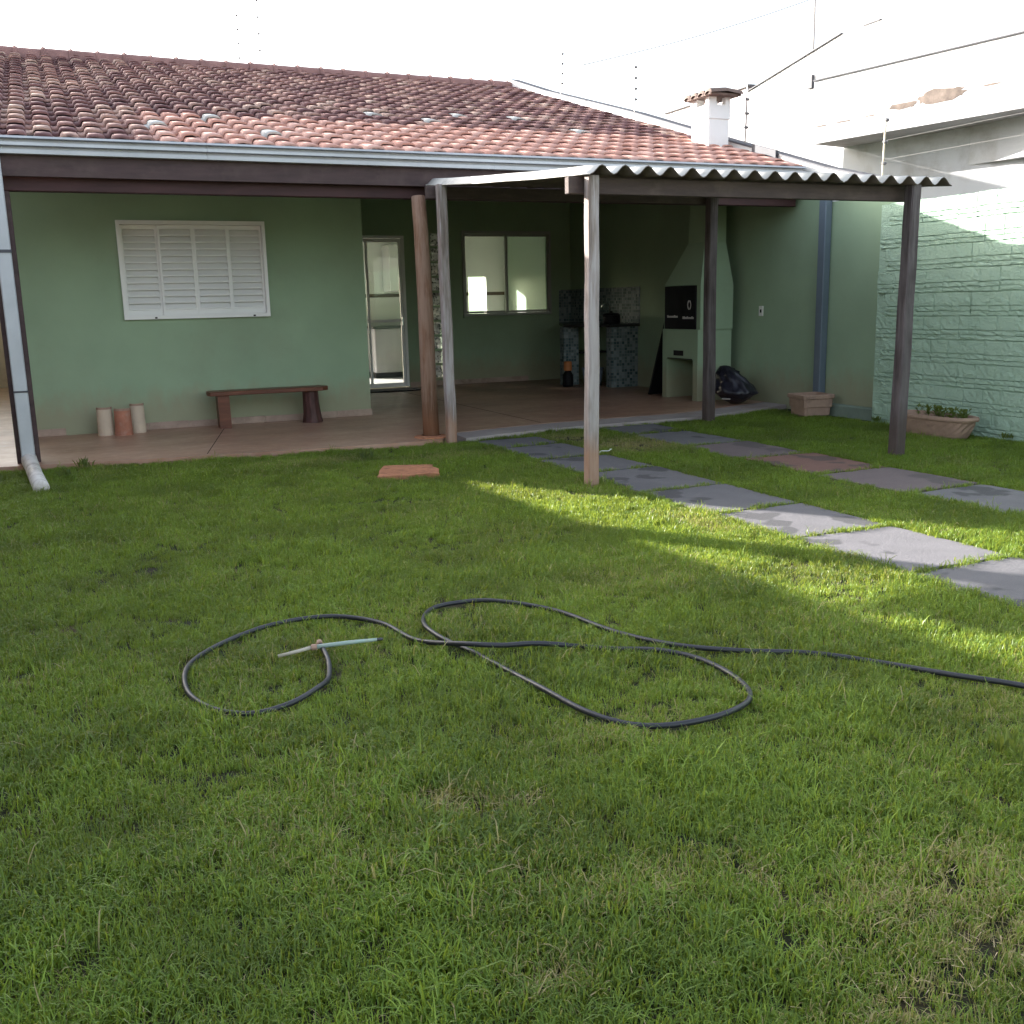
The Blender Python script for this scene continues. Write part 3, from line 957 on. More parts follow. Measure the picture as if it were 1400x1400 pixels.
def brick_mesh(seed):
    rd = random.Random(seed)
    bm = bmesh.new()
    h, w = 0.2155, 0.2105
    g1, g2 = 0.044 + rd.uniform(-.003, .003), 0.088 + rd.uniform(-.004, .004)
    zs = [0.0, 0.004, 0.022, g1 - .004, g1, g1 + .004, 0.066, g2 - .004, g2, g2 + .004, 0.125, 0.165, h - 0.004, h]
    dp = [0.030, 0.0, 0.0, 0.0, 0.030, 0.0, 0.0, 0.0, 0.028, 0.0, 0.0, 0.0, 0.0, 0.020]
    deep = rd.random() < 0.06
    ys = [0.0, 0.006, 0.035, 0.075, 0.11, 0.145, 0.18, w - 0.006, w]
    cols = []
    for q, y in enumerate(ys):
        e = 0.0
        if q in (0, len(ys) - 1):
            e = 0.008 if deep else 0.0005
        col = []
        for k, (z, d0) in enumerate(zip(zs, dp)):
            nv = mnoise.noise(Vector((y * 28 + seed * 7.3, z * 34, seed))) * 0.004 + mnoise.noise(Vector((y * 75, z * 80, seed * 3.1))) * 0.007
            groove = d0 * (0.72 + 0.28 * math.tanh(3 * (mnoise.noise(Vector((y * 16, k * 5.0, seed * 2.0))) + .3)))
            col.append(bm.verts.new((groove + e + nv, y, z + 0.004 * mnoise.noise(Vector((y * 22, k, seed + .5))))))
        cols.append(col)
    for a, b in zip(cols, cols[1:]):
        for k in range(len(zs) - 1):
            bm.faces.new((a[k], a[k + 1], b[k + 1], b[k]))
    for c in (cols[0], cols[-1]):
        back = [bm.verts.new((0.06, v.co.y, v.co.z)) for v in (c[0], c[-1])]
        bm.faces.new([*c, back[1], back[0]])
    bmesh.ops.recalc_face_normals(bm, faces=bm.faces)
    me = bpy.data.meshes.new('brick'); bm.to_mesh(me); bm.free()
    me.materials.append(mat['pale_green'])
    return me


bmeshes = [brick_mesh(s) for s in range(14)]
far = bmesh.new()
for r in range(10):
    off = 0.5 * PB * (r % 2) * 0.85 + random.uniform(-.02, .02)
    nb = 0
    y = 8.10 - off
    k = 0
    while y - PB > -2.0:
        me = random.choice(bmeshes)
        Mx = Matrix.Translation((7.648 + random.uniform(-.0025, .0025), y - PB + .001, 0.004 + r * HB + random.uniform(-.003, .003))) @ Matrix.Rotation(R(random.uniform(-.6, .6)), 4, 'X') @ Matrix.Rotation(R(random.uniform(-.5, .5)), 4, 'Z')
        if k < 15:
            o = link('brick', me, None, bw); o.matrix_basis = Mx
        else:
            vs = [far.verts.new(Mx @ v.co) for v in me.vertices]
            for p in me.polygons:
                far.faces.new([vs[q] for q in p.vertices])
        y -= PB
        k += 1
me = bpy.data.meshes.new('far_bricks'); far.to_mesh(me); far.free()
o = link('brick_field', me, mat['pale_green'], bw); o['kind'] = 'stuff'

# boundary wall on the opposite side, only its shade reaches the picture
lw = bmesh.new()
prism(lw, [(1.2, -0.05), (20.4, -0.05), (20.4, 2.33), (13.0, 2.33), (9.0, 2.49), (1.2, 2.55)], 'x', -1.75, -1.60)
tag(obj('boundary_wall', lw, mat['beige_wall']), 'plain beige boundary wall beyond the narrow side passage by the house', 'wall')

o = bx('back_wall', mat['beige_wall'], None, -1.599, -0.43, 20.1, 20.25, -0.05, 2.2)
tag(o, 'beige wall closing the far end of the side passage', 'wall')

# ------------------------------------------------------------------ shelter
cov = thing('patio_shelter', 'lean-to shelter of wavy cement sheets on four square timber posts', 'shelter', (0, 0, 0))


def post(x, y, z1, s, m, lean=(0, 0), z0=-0.05):
    bm = bmesh.new()
    secs = 7
    rings = []
    for k in range(secs + 1):
        t = k / secs
        z = z0 + (z1 - z0) * t
        cx = x + lean[0] * t + random.uniform(-.004, .004); cy = y + lean[1] * t + random.uniform(-.004, .004)
        h = s / 2 * (1.06 - 0.08 * t)
        b = h * 0.8
        rings.append([bm.verts.new((cx + u, cy + w, z)) for u, w in ((-h, -b), (-b, -h), (b, -h), (h, -b), (h, b), (b, h), (-b, h), (-h, b))])
    for A, B in zip(rings, rings[1:]):
        for k in range(8):
            bm.faces.new((A[k], A[(k + 1) % 8], B[(k + 1) % 8], B[k]))
    bm.faces.new(rings[0][::-1]); bm.faces.new(rings[-1])
    return obj('post', bm, m, cov)


post(3.405, 6.34, 2.125, 0.080, mat['post_wood'], (-0.02, -0.07))
post(6.155, 6.23, 2.125, 0.096, mat['post_dark'], (0.03, 0.0))
post(3.345, 9.03, 2.37, 0.084, mat['post_wood'], (-0.02, 0.0))
post(6.285, 9.06, 2.37, 0.10, mat['post_dark'], (0.0, 0.0))
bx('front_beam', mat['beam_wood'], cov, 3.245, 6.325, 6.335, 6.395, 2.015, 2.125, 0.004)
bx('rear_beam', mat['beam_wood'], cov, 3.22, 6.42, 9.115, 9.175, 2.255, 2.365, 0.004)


def sheet(x0, nwave, y0, y1, seed):
    rd = random.Random(seed)
    bm = bmesh.new()
    P = 0.177
    nu, nv = nwave * 8, 14
    top = {}
    th = 0.007
    for j in range(nv + 1):
        t = j / nv
        y = y0 + (y1 - y0) * t
        zb = 2.155 + (2.455 - 2.155) * (y - 6.16) / (9.58 - 6.16) - 0.012 * math.sin(math.pi * min(1, max(0, (y - 6.3) / 3.2)))
        for i in range(nu + 1):
            x = x0 + P * i / 8
            z = zb - 0.030 * math.cos(2 * math.pi * i / 8) + 0.006 * mnoise.noise(Vector((x * 1.5, y * 1.5, seed)))
            top[i, j] = (x, y, z)
    A = {k: bm.verts.new(p) for k, p in top.items()}
    B = {k: bm.verts.new((p[0], p[1], p[2] - th)) for k, p in top.items()}
    for i in range(nu):
        for j in range(nv):
            bm.faces.new((A[i, j], A[i + 1, j], A[i + 1, j + 1], A[i, j + 1]))
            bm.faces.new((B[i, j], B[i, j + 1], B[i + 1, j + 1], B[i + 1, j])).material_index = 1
    for i in range(nu):
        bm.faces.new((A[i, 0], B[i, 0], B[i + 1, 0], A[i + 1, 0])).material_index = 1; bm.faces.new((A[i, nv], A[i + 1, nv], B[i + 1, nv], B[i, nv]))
    for j in range(nv):
        bm.faces.new((A[0, j], A[0, j + 1], B[0, j + 1], B[0, j])); bm.faces.new((A[nu, j], B[nu, j], B[nu, j + 1], A[nu, j + 1]))
    o = obj('roof_sheet', bm, mat['fibre'], cov)
    o.data.materials.append(mat['fibre_shade'])
    for p in o.data.polygons:
        p.use_smooth = True
    return o


for k, (x0, nw, dy, dz) in enumerate(((3.30, 6, 0.0, 0.0), (3.30 + .177 * 6 - .09 + .09, 6, 0.012, 0.0), (3.30 + .177 * 12, 6, -0.008, 0.0))):
    o = sheet(x0, nw, 6.16 + dy, 9.42, k)
    o.location = (0.016, 0, 0.002 * (k % 2))

# ------------------------------------------------------------------ barbecue
bq = thing('barbecue', 'green plastered masonry barbecue with tapering hood and black fire door in porch', 'barbecue')
X0, X1, Y0, Y1 = 7.22, 7.72, 10.66, 11.46
t_ = 0.10
bm = bmesh.new()
box(bm, X0, X1, Y0, Y0 + t_, 0.05, 0.93)
box(bm, X0, X1, Y1 - t_, Y1, 0.05, 0.93)
box(bm, X1 - .08, X1, Y0 + t_, Y1 - t_, 0.05, 0.93)
obj('base', bm, mat['green_wall'], bq)
bm = bmesh.new(); box(bm, X0 + .002, X1 - .08, Y0 + t_, Y1 - t_, 0.555, 0.93)
obj('hearth', bm, mat['green_wall'], bq)
bx('ash_slot', mat['soot'], bq, X0 - .002, X0 + .003, 10.98, 11.20, 0.60, 0.665)
bx('shelf_edge', mat['soot'], bq, X0 - .004, X0 + .004, Y0 + t_ + .02, Y1 - t_ - .02, 0.556, 0.568)
bm = bmesh.new()
box(bm, X0 + .02, X1, Y0 - .02, Y0 + .10, 0.931, 1.47)
box(bm, X0 + .02, X1, Y1 - .10, Y1, 0.931, 1.47)
box(bm, X1 - .08, X1, Y0 + .10, Y1 - .10, 0.931, 1.47)
obj('firebox', bm, mat['green_wall'], bq)
fd = bx('fire_door', mat['black'], bq, X0 + .005, X0 + .035, Y0 + .06, Y1 - .03, 0.933, 1.465, 0.006)
for (yc, zc, r) in ((10.86, 1.23, .055),):
    bm = bmesh.new()
    for k in range(14):
        a = 2 * math.pi * k / 14
        b = 2 * math.pi * (k + 1) / 14
        if k in (3, 10):
            continue
        q = [(yc + math.cos(w) * rr * .72, zc + math.sin(w) * rr * 1.1) for w, rr in ((a, r), (b, r), (b, r * .68), (a, r * .68))]
        prism(bm, q, 'x', X0 + .001, X0 + .005)
    obj('emblem', bm, mat['grey_print'], fd)
bm = bmesh.new()
rr = random.Random(3)
for (ya, yb, z) in ((10.76, 10.98, 1.06), (11.12, 11.36, 1.075)):
    y = ya
    while y < yb:
        w = rr.choice((.018, .024, .03))
        box(bm, X0 + .001, X0 + .005, y, y + w, z, z + rr.choice((.022, .03)))
        y += w + .006
obj('lettering', bm, mat['grey_print'], fd)
# hood: frustum from the firebox to the flue
def frustum(bm, a, za, b, zb):
    A = [bm.verts.new((x, y, za)) for x, y in ((a[0], a[2]), (a[1], a[2]), (a[1], a[3]), (a[0], a[3]))]
    B = [bm.verts.new((x, y, zb)) for x, y in ((b[0], b[2]), (b[1], b[2]), (b[1], b[3]), (b[0], b[3]))]
    for k in range(4):
        bm.faces.new((A[k], A[(k + 1) % 4], B[(k + 1) % 4], B[k]))
    bm.faces.new(A[::-1]); bm.faces.new(B)


bm = bmesh.new()
frustum(bm, (X0 + .02, X1, Y0 - .02, Y1), 1.471, (7.36, 7.67, 10.74, 11.10), 1.98)
obj('hood', bm, mat['green_wall'], bq)
bm = bmesh.new()
frustum(bm, (7.36, 7.67, 10.74, 11.10), 1.981, (7.40, 7.70, 10.78, 11.10), 2.86)
obj('flue', bm, mat['green_wall'], bq)
bm = bmesh.new()
cx0, cx1, cy0, cy1 = 7.485, 7.775, 10.88, 11.25
box(bm, cx0, cx1, cy0, cy1, 2.86, 3.44)
box(bm, cx0 - .012, cx1 + .012, cy0 - .012, cy1 + .012, 3.44, 3.60)
for (a, b) in ((cx0 - .01, cx0 + .10), (cx1 - .06, cx1 + .01)):
    for (c, d) in ((cy0 - .01, cy0 + .06), (cy1 - .12, cy1 + .01)):
        box(bm, a, b, c, d, 3.60, 3.70)
chim = obj('chimney', bm, mat['white_paint'], bq)
for k in range(4):
    bm = bmesh.new()
    y = 10.78 + k * 0.15
    pr = [(0.075 * math.cos(math.pi * q / 6), 0.055 * math.sin(math.pi * q / 6)) for q in range(7)]
    A = [bm.verts.new((7.40, y + u, 3.705 + w)) for u, w in pr]
    A2 = [bm.verts.new((7.63, y + u, 3.728 + w)) for u, w in pr]
    B = [bm.verts.new((7.86, y + u, 3.70 + w)) for u, w in pr]
    C = [bm.verts.new((7.39, y + u * .8, 3.685 + w * .7)) for u, w in pr]
    D = [bm.verts.new((7.87, y + u * .8, 3.68 + w * .7)) for u, w in pr]
    for q in range(6):
        bm.faces.new((A[q], A[q + 1], A2[q + 1], A2[q])); bm.faces.new((A2[q], A2[q + 1], B[q + 1], B[q]))
        bm.faces.new((C[q], C[q + 1], A[q + 1], A[q])); bm.faces.new((B[q], B[q + 1], D[q + 1], D[q]))
    obj('cap_tile', bm, mat['cap_tile'], chim)
bx('cap_slab', mat['cap_tile'], chim, 7.41, 7.85, 10.74, 11.30, 3.69, 3.712)

# ------------------------------------------------------------------ sink counter and things round it
ct = thing('sink_counter', 'dark stone sink counter on mosaic tiled piers in the porch corner', 'counter')
bm = bmesh.new()
prism(bm, [(7.02, 13.94), (7.33, 13.08), (7.846, 13.08), (7.846, 15.283), (7.62, 15.283)], 'z', 0.93, 0.975)
obj('counter_top', bm, mat['granite'], ct)
bx('tiled_pier', mat['mosaic'], ct, 7.40, 7.845, 13.13, 13.29, 0.051, 0.929)
bx('tiled_pier', mat['mosaic'], ct, 7.05, 7.30, 13.98, 14.12, 0.051, 0.929)
bx('splashback', mat['mosaic'], ct, 7.63, 7.845, 15.285, 15.298, 0.976, 1.50)
bx('splashback', mat['mosaic'], ct, 7.834, 7.848, 13.08, 15.284, 0.976, 1.50)
bx('under_shelf', mat['granite'], ct, 7.32, 7.80, 13.98, 14.55, 0.52, 0.55)
bm = bmesh.new(); tube(bm, [(7.78, 13.85, 0.976), (7.78, 13.85, 1.22), (7.74, 13.85, 1.27), (7.66, 13.85, 1.26), (7.63, 13.85, 1.2)], 0.012, 8)
obj('tap', bm, mat['chrome'], ct, smooth=True)
jg = thing('jug', 'dark plastic jug with orange cap under the sink counter', 'jug', (7.02, 13.80, 0.05))
bm = bmesh.new(); lathe(bm, [(0.001, 0), (0.075, 0.0), (0.082, 0.03), (0.08, 0.17), (0.05, 0.22), (0.045, 0.235), (0.001, 0.236)], 16)
obj('jug_body', bm, mat['black'], jg, smooth=True)
bm = bmesh.new(); lathe(bm, [(0.001, 0.237), (0.062, 0.237), (0.062, 0.36), (0.05, 0.375), (0.001, 0.376)], 16)
obj('cap', bm, mat['orange_plastic'], jg)
tb = thing('tub', 'bluish plastic tub stored between the tiled piers of counter', 'tub', (7.42, 13.75, 0.05))
bm = bmesh.new(); lathe(bm, [(0.001, 0.0), (0.13, 0.0), (0.16, 0.24), (0.152, 0.24), (0.125, 0.01), (0.001, 0.01)], 20)
obj('tub_body', bm, mat['paleblue_plastic'], tb, smooth=True)
bm = bmesh.new(); lathe(bm, [(0.16, 0.241), (0.172, 0.243), (0.172, 0.262), (0.15, 0.262)], 20); obj('tub_rim', bm, mat['paleblue_plastic'], tb)
kt = thing('cooking_pot', 'dark lidded cooking pot standing on the stone counter', 'pot', (7.52, 13.35, 0.976))
bm = bmesh.new(); lathe(bm, [(0.001, 0), (0.12, 0), (0.13, 0.02), (0.13, 0.12), (0.001, 0.121)], 20); obj('pot_body', bm, mat['black'], kt)
bm = bmesh.new(); lathe(bm, [(0.135, 0.122), (0.11, 0.145), (0.02, 0.16), (0.02, 0.18), (0.001, 0.181)], 20); obj('lid', bm, mat['black'], kt)
bt = thing('soap_bottle', 'small pale bottle standing beside the sink tap', 'bottle', (7.40, 13.62, 0.976))
bm = bmesh.new(); lathe(bm, [(0.001, 0), (0.028, 0), (0.03, 0.12), (0.012, 0.15), (0.001, 0.151)], 12); obj('bottle_body', bm, mat['paleblue_plastic'], bt, smooth=True)
bm = bmesh.new(); lathe(bm, [(0.013, 0.152), (0.013, 0.18), (0.001, 0.181)], 12); obj('cap', bm, mat['white_plastic'], bt)
bd = thing('folded_board', 'black folded board leaning in the gap beside the barbecue', 'board')
bm = bmesh.new()
V = [bm.verts.new(p) for p in ((7.26, 11.86, 0.05), (7.75, 11.86, 0.05), (7.80, 11.58, 1.35), (7.42, 11.58, 1.35), (7.26, 11.89, 0.05), (7.75, 11.89, 0.05), (7.80, 11.61, 1.35), (7.42, 11.61, 1.35))]
for f in ((0, 1, 2, 3), (4, 7, 6, 5), (0, 4, 5, 1), (1, 5, 6, 2), (2, 6, 7, 3), (3, 7, 4, 0)):
    bm.faces.new([V[i] for i in f])
obj('board_panel', bm, mat['black'], bd)

# rubbish bag
bm = bmesh.new()
bmesh.ops.create_icosphere(bm, subdivisions=4, radius=1.0)
for v in bm.verts:
    p = v.co.copy()
    z = (p.z + 1) / 2
    wdt = (1.0 - z) * 0.95 + 0.16 if z > 0.22 else 0.80 + 0.5 * z
    wdt /= max(.35, math.sqrt(max(1e-3, 1 - p.z * p.z))) if z > .22 else 1.0
    nz = mnoise.noise(p * 2.2) * 0.12 + abs(mnoise.noise(p * 5.5 + Vector((3, 1, 2)))) * 0.16
    a = math.atan2(p.y, p.x)
    fold = 0.06 * math.sin(a * 11 + 4 * z) * (0.3 + z)
    rr_ = wdt + nz + fold
    v.co = Vector((p.x * rr_ * 0.27 - 0.10 * max(0, z - .25), p.y * rr_ * 0.36 + 0.16 * max(0, z - .25), max(0.0, z ** 0.8 * 0.47 - .012)))
bag = obj('rubbish_bag', bm, mat['bag'], None, smooth=True, loc=(7.43, 10.16, 0.051))
tag(bag, 'black plastic rubbish bag slumped on the patio beside the barbecue', 'rubbish bag')
bm = bmesh.new(); box(bm, 0, .006, -.05, .05, 0, .012)
o = obj('tie_band', bm, mat['grey_print'], bag, loc=(-0.215, -0.12, 0.07), rot=(0, -.5, .6))

# ------------------------------------------------------------------ bench, tiles, mat
bn = thing('bench', 'low dark wooden bench against the green wall under the shuttered window', 'bench', (2.06, 11.30, 0.05), R(-1.5))
bm = bmesh.new()
prism(bm, [(-0.63, -0.135), (0.58, -0.135), (0.655, -0.05), (0.655, 0.02), (0.60, 0.135), (-0.60, 0.135), (-0.65, 0.06), (-0.65, -0.06)], 'z', 0.352, 0.398)
obj('seat', bm, mat['bench_wood'], bn, bev=0.006)
bm = bmesh.new()
frustum(bm, (-0.545, -0.425, -0.11, 0.11), 0.0, (-0.55, -0.43, -0.11, 0.11), 0.351)
obj('leg', bm, mat['bench_wood'], bn)
bm = bmesh.new()
tube(bm, [(0.47, 0, 0.0), (0.468, 0, 0.10), (0.462, 0, 0.22), (0.46, 0, 0.351)], [0.115, 0.098, 0.09, 0.088], 11)
obj('leg', bm, mat['stump'], bn)
tg = 'spare clay tiles stood by the wall'


def stood_tile(x, y, h, r, m, lab, rz):
    t = thing('spare_tile', lab, 'clay tile', (x, y, 0.05), rz, tg)
    bm = bmesh.new()
    n = 10
    pr = [(math.sin(R(-95 + 190 * k / n)), -math.cos(R(-95 + 190 * k / n))) for k in range(n + 1)]
    o0 = [bm.verts.new((u * r * 1.04, w * r * 1.04, 0)) for u, w in pr]
    o1 = [bm.verts.new((u * r * .96, w * r * .96, h)) for u, w in pr]
    i0 = [bm.verts.new((u * r * .88, w * r * .88, 0)) for u, w in pr]
    i1 = [bm.verts.new((u * r * .80, w * r * .80, h)) for u, w in pr]
    for k in range(n):
        bm.faces.new((o0[k], o0[k + 1], o1[k + 1], o1[k])); bm.faces.new((i0[k + 1], i0[k], i1[k], i1[k + 1]))
        bm.faces.new((o1[k], o1[k + 1], i1[k + 1], i1[k])); bm.faces.new((o0[k + 1], o0[k], i0[k], i0[k + 1]))
    for k in (0, n):
        bm.faces.new((o0[k], o1[k], i1[k], i0[k]))
    obj('tile_shell', bm, m, t, smooth=False)
    bm = bmesh.new()
    e0 = [bm.verts.new((u * r * .975, w * r * .975, h + .001)) for u, w in pr]
    e1 = [bm.verts.new((u * r * .955, w * r * .955, h + .022)) for u, w in pr]
    f0 = [bm.verts.new((u * r * .80, w * r * .80, h + .001)) for u, w in pr]
    f1 = [bm.verts.new((u * r * .80, w * r * .80, h + .022)) for u, w in pr]
    for k in range(n):
        bm.faces.new((e0[k], e0[k + 1], e1[k + 1], e1[k])); bm.faces.new((e1[k], e1[k + 1], f1[k + 1], f1[k])); bm.faces.new((f0[k], f1[k], f1[k + 1], f0[k + 1]))
    obj('tile_rim', bm, mat['terracotta'], t)


stood_tile(0.375, 11.36, 0.27, 0.080, mat['cream_clay'], 'cream clay tile standing on end, apart from its two neighbours', R(8))
stood_tile(0.545, 11.28, 0.255, 0.086, mat['red_clay'], 'reddish brown clay tile standing on end between two cream tiles', R(-5))
stood_tile(0.70, 11.42, 0.285, 0.074, mat['cream_clay'], 'cream clay tile standing on end, touching the red tile nearest the bench', R(0))

bm = bmesh.new()
prism(bm, [(0.42 * (1 if abs(math.cos(a)) > .3 else .98) * math.copysign(abs(math.cos(a)) ** .5, math.cos(a)), 0.24 * math.copysign(abs(math.sin(a)) ** .5, math.sin(a))) for a in np.linspace(0, 2 * math.pi, 28, endpoint=False)], 'z', 0, 0.016)
tag(obj('doormat', bm, mat['mat'], loc=(4.55, 14.78, 0.052), rot=(0, 0, R(-3))), 'black doormat lying in front of the glazed door', 'doormat')

# ------------------------------------------------------------------ planters
pt = thing('square_planter', 'square terracotta planter with moulded rim near the party wall', 'planter', (7.56, 8.95, 0.0), R(-8))
pt.scale = (1.08, 1.08, 1.08)


def sq_ring(bm, prof):
    rings = []
    for h, z in prof:
        c = h * 0.86
        rings.append([bm.verts.new((x, y, z)) for x, y in ((-c, -h), (c, -h), (h, -c), (h, c), (c, h), (-c, h), (-h, c), (-h, -c))])
    for A, B in zip(rings, rings[1:]):
        for k in range(8):
            bm.faces.new((A[k], A[(k + 1) % 8], B[(k + 1) % 8], B[k]))
    return rings


bm = bmesh.new()
r_ = sq_ring(bm, [(0.125, 0.0), (0.145, 0.02), (0.15, 0.10), (0.162, 0.105), (0.164, 0.185)])
bm.faces.new(r_[0][::-1])
obj('planter_body', bm, mat['terracotta'], pt)
bm = bmesh.new()
sq_ring(bm, [(0.164, 0.186), (0.178, 0.19), (0.18, 0.222), (0.172, 0.23), (0.145, 0.23), (0.14, 0.13)])
obj('rim', bm, mat['terracotta'], pt)
bm = bmesh.new(); box(bm, -.14, .14, -.14, .14, .12, .15); obj('soil', bm, mat['soil'], pt)

po = thing('oval_planter', 'long oval terracotta planter with slanted fluting by brick wall', 'planter', (7.38, 7.02, 0.0), R(0))


def oval(bm, prof, n=40, a=0.17, b=0.44):
    rings = []
    for s, z, fl in prof:
        rings.append([])
        for k in range(n):
            w = 2 * math.pi * k / n
            cx = math.copysign(abs(math.cos(w)) ** .7, math.cos(w)); cy = math.copysign(abs(math.sin(w)) ** .7, math.sin(w))
            f = 1.0 + fl * (0.012 if (k + int(z * 30)) % 2 else -.012)
            rings[-1].append(bm.verts.new((a * s * cx * f, b * (s * .9 + .1) * cy * f, z)))
    for A, B in zip(rings, rings[1:]):
        for k in range(n):
            bm.faces.new((A[k], A[(k + 1) % n], B[(k + 1) % n], B[k]))
    return rings


bm = bmesh.new()
r_ = oval(bm, [(0.74, 0.0, 0), (0.80, 0.02, 0), (0.86, 0.06, 0), (0.90, 0.10, 1), (0.94, 0.14, 1), (0.95, 0.165, 0)])
bm.faces.new(r_[0][::-1])
obj('planter_body', bm, mat['terracotta'], po)
bm = bmesh.new()
oval(bm, [(0.95, 0.166, 0), (1.03, 0.17, 0), (1.05, 0.185, 0), (1.03, 0.205, 0), (0.92, 0.205, 0), (0.88, 0.12, 0)])
obj('rim', bm, mat['terracotta'], po)
bm = bmesh.new(); r_ = oval(bm, [(0.90, 0.15, 0), (0.5, 0.158, 0)]); bm.faces.new(r_[1]); obj('soil', bm, mat['soil'], po)


def sprig(bm, base, n, spread, h, lw, rd):
    for _ in range(n):
        a = rd.uniform(0, 2 * math.pi); e = rd.uniform(.25, 1.0)
        d = Vector((math.cos(a) * spread * e, math.sin(a) * spread * e, h * rd.uniform(.5, 1.0)))
        tip = Vector(base) + d
        side = Vector((-math.sin(a), math.cos(a), rd.uniform(-.3, .3))) * lw * rd.uniform(.6, 1)
        mid = Vector(base) + d * 0.62 + Vector((0, 0, h * .12))
        st = Vector(base) + d * 0.3
        v = [bm.verts.new(p) for p in (st, mid - side, tip, mid + side)]
        bm.faces.new((v[0], v[1], v[2])); bm.faces.new((v[0], v[2], v[3]))


pl = thing('herb_plant', 'sparse green herb growing in the oval planter', 'plant', (7.38, 6.98, 0.15))
rd = random.Random(5)
for k in range(16):
    bm = bmesh.new()
    y = rd.uniform(-.34, .26); x = rd.uniform(-.06, .06)
    tube(bm, [(x, y, 0), (x + rd.uniform(-.02, .02), y + rd.uniform(-.03, .03), .09)], [.003, .002], 5)
    for q in range(3):
        sprig(bm, (x, y, 0.03 + q * .03), 6, 0.06, 0.055, 0.012, rd)
    obj('stem', bm, mat['leaf'], pl, recalc=False)
# weeds by the wall foot and in the lawn
wg = 'weeds standing above the lawn'
wlist = [((7.60, 6.42), .08, 'tuft of weeds growing at the foot of the brick wall past the oval planter'), ((7.56, 7.95), .09, 'small weed at the wall foot near the concrete kerb'),
         ((2.30, 8.35), .11, 'thin green sprout standing behind the square inspection cover'), ((2.34, 1.86), .09, 'broad bluish weed in the lawn at the edge nearest the hose end'),
         ((-0.05, 8.75), .10, 'grassy weed growing by the white rain pipe outlet'), ((0.10, 9.15), .12, 'seeding weed against the patio edge near the rain pipe')]
for (x, y), h, lab in wlist:
    bm = bmesh.new()
    for q in range(10):
        sprig(bm, (rd.uniform(-.05, .05), rd.uniform(-.05, .05), 0.01), 4, h * .5, h, 0.006 + h * .02, rd)
    tag(obj('weed', bm, mat['leaf'], loc=(x, y, 0), recalc=False), lab, 'weed', wg)

# inspection cover
bm = bmesh.new()
pts = []
C4 = [(2.13, 7.36), (2.60, 7.28), (2.68, 7.72), (2.30, 7.86)]
for (a, b) in zip(C4, C4[1:] + C4[:1]):
    for t in (0, .25, .5, .75):
        pts.append((a[0] + (b[0] - a[0]) * t + random.uniform(-.02, .02), a[1] + (b[1] - a[1]) * t + random.uniform(-.02, .02)))
prism(bm, pts, 'z', -0.03, 0.036)
tag(obj('inspection_cover', bm, mat['earth'], bev=0.006), 'square earth-red inspection cover set in the grass before the porch', 'cover')

# scrap on a paver
bm = bmesh.new(); tube(bm, [(4.16, 7.60, .03), (4.20, 7.64, .035), (4.26, 7.62, .032), (4.31, 7.66, .04), (4.32, 7.70, .035)], 0.0045, 6)
tag(obj('plastic_strip', bm, mat['white_plastic'], smooth=True), 'short white plastic strip lying on a grey paver', 'scrap')

# ------------------------------------------------------------------ hose
hose_pts = [(0.796, 3.676), (0.796, 3.56), (0.778, 3.453), (0.750, 3.36), (0.700, 3.28), (0.584, 3.175), (0.455, 3.165), (0.345, 3.262), (0.285, 3.44), (0.318, 3.708), (0.46, 3.929), (0.688, 4.07), (0.929, 4.05), (1.098, 3.884), (1.166, 3.617), (1.29, 3.39),
            (1.40, 3.315), (1.538, 3.265), (1.771, 3.184), (1.918, 3.06), (2.003, 2.901), (2.015, 2.70), (1.940, 2.54), (1.778, 2.458), (1.604, 2.470), (1.493, 2.547), (1.413, 2.685), (1.37, 2.917), (1.341, 3.16), (1.312, 3.368), (1.249, 3.594),
            (1.256, 3.80), (1.36, 3.985), (1.50, 4.01), (1.639, 3.925), (1.807, 3.689), (1.898, 3.353), (2.006, 3.098), (2.174, 2.917), (2.403, 2.789), (2.551, 2.616), (2.664, 2.394), (2.789, 2.208), (2.95, 1.9), (3.2, 1.5)]


def catmull(pts, n=8):
    out = []
    P = [Vector(p) for p in pts]
    for i in range(len(P) - 1):
        p0, p1, p2, p3 = P[max(i - 1, 0)], P[i], P[i + 1], P[min(i + 2, len(P) - 1)]
        for k in range(n):
            t = k / n
            out.append(0.5 * ((2 * p1) + (-p0 + p2) * t + (2 * p0 - 5 * p1 + 4 * p2 - p3) * t * t + (-p0 + 3 * p1 - 3 * p2 + p3) * t ** 3))
    out.append(P[-1])
    return out


h3 = []
for k, (x, y) in enumerate(hose_pts):
    z = 0.026 + 0.006 * math.sin(k * 1.7)
    if k in (15, 16, 17):
        z = 0.055
    if k == 0:
        z = 0.052
    h3.append((x, y, z))
HS = catmull(h3, 8)
hs = thing('garden_hose', 'long black garden hose looped loosely across the lawn', 'garden hose')
bm = bmesh.new(); tube(bm, HS, 0.0098, 10)
obj('hose_tube', bm, mat['rubber'], hs, smooth=True)
bm = bmesh.new(); tube(bm, [(0.776, 3.632, 0.052), (0.90, 3.629, 0.05), (1.007, 3.625, 0.046)], [0.0085, 0.008, 0.006], 10)
wd = obj('spray_wand', bm, mat['wand_green'], hs, smooth=True)
bm = bmesh.new(); tube(bm, [(1.008, 3.625, .046), (1.03, 3.624, .045)], 0.006, 8); obj('wand_tip', bm, mat['rubber'], wd)
bm = bmesh.new(); tube(bm, [(0.755, 3.634, .052), (0.775, 3.632, .052)], 0.0115, 12); tube(bm, [(0.792, 3.655, .052), (0.797, 3.68, .052)], 0.012, 12); obj('connector', bm, mat['connector'], wd)
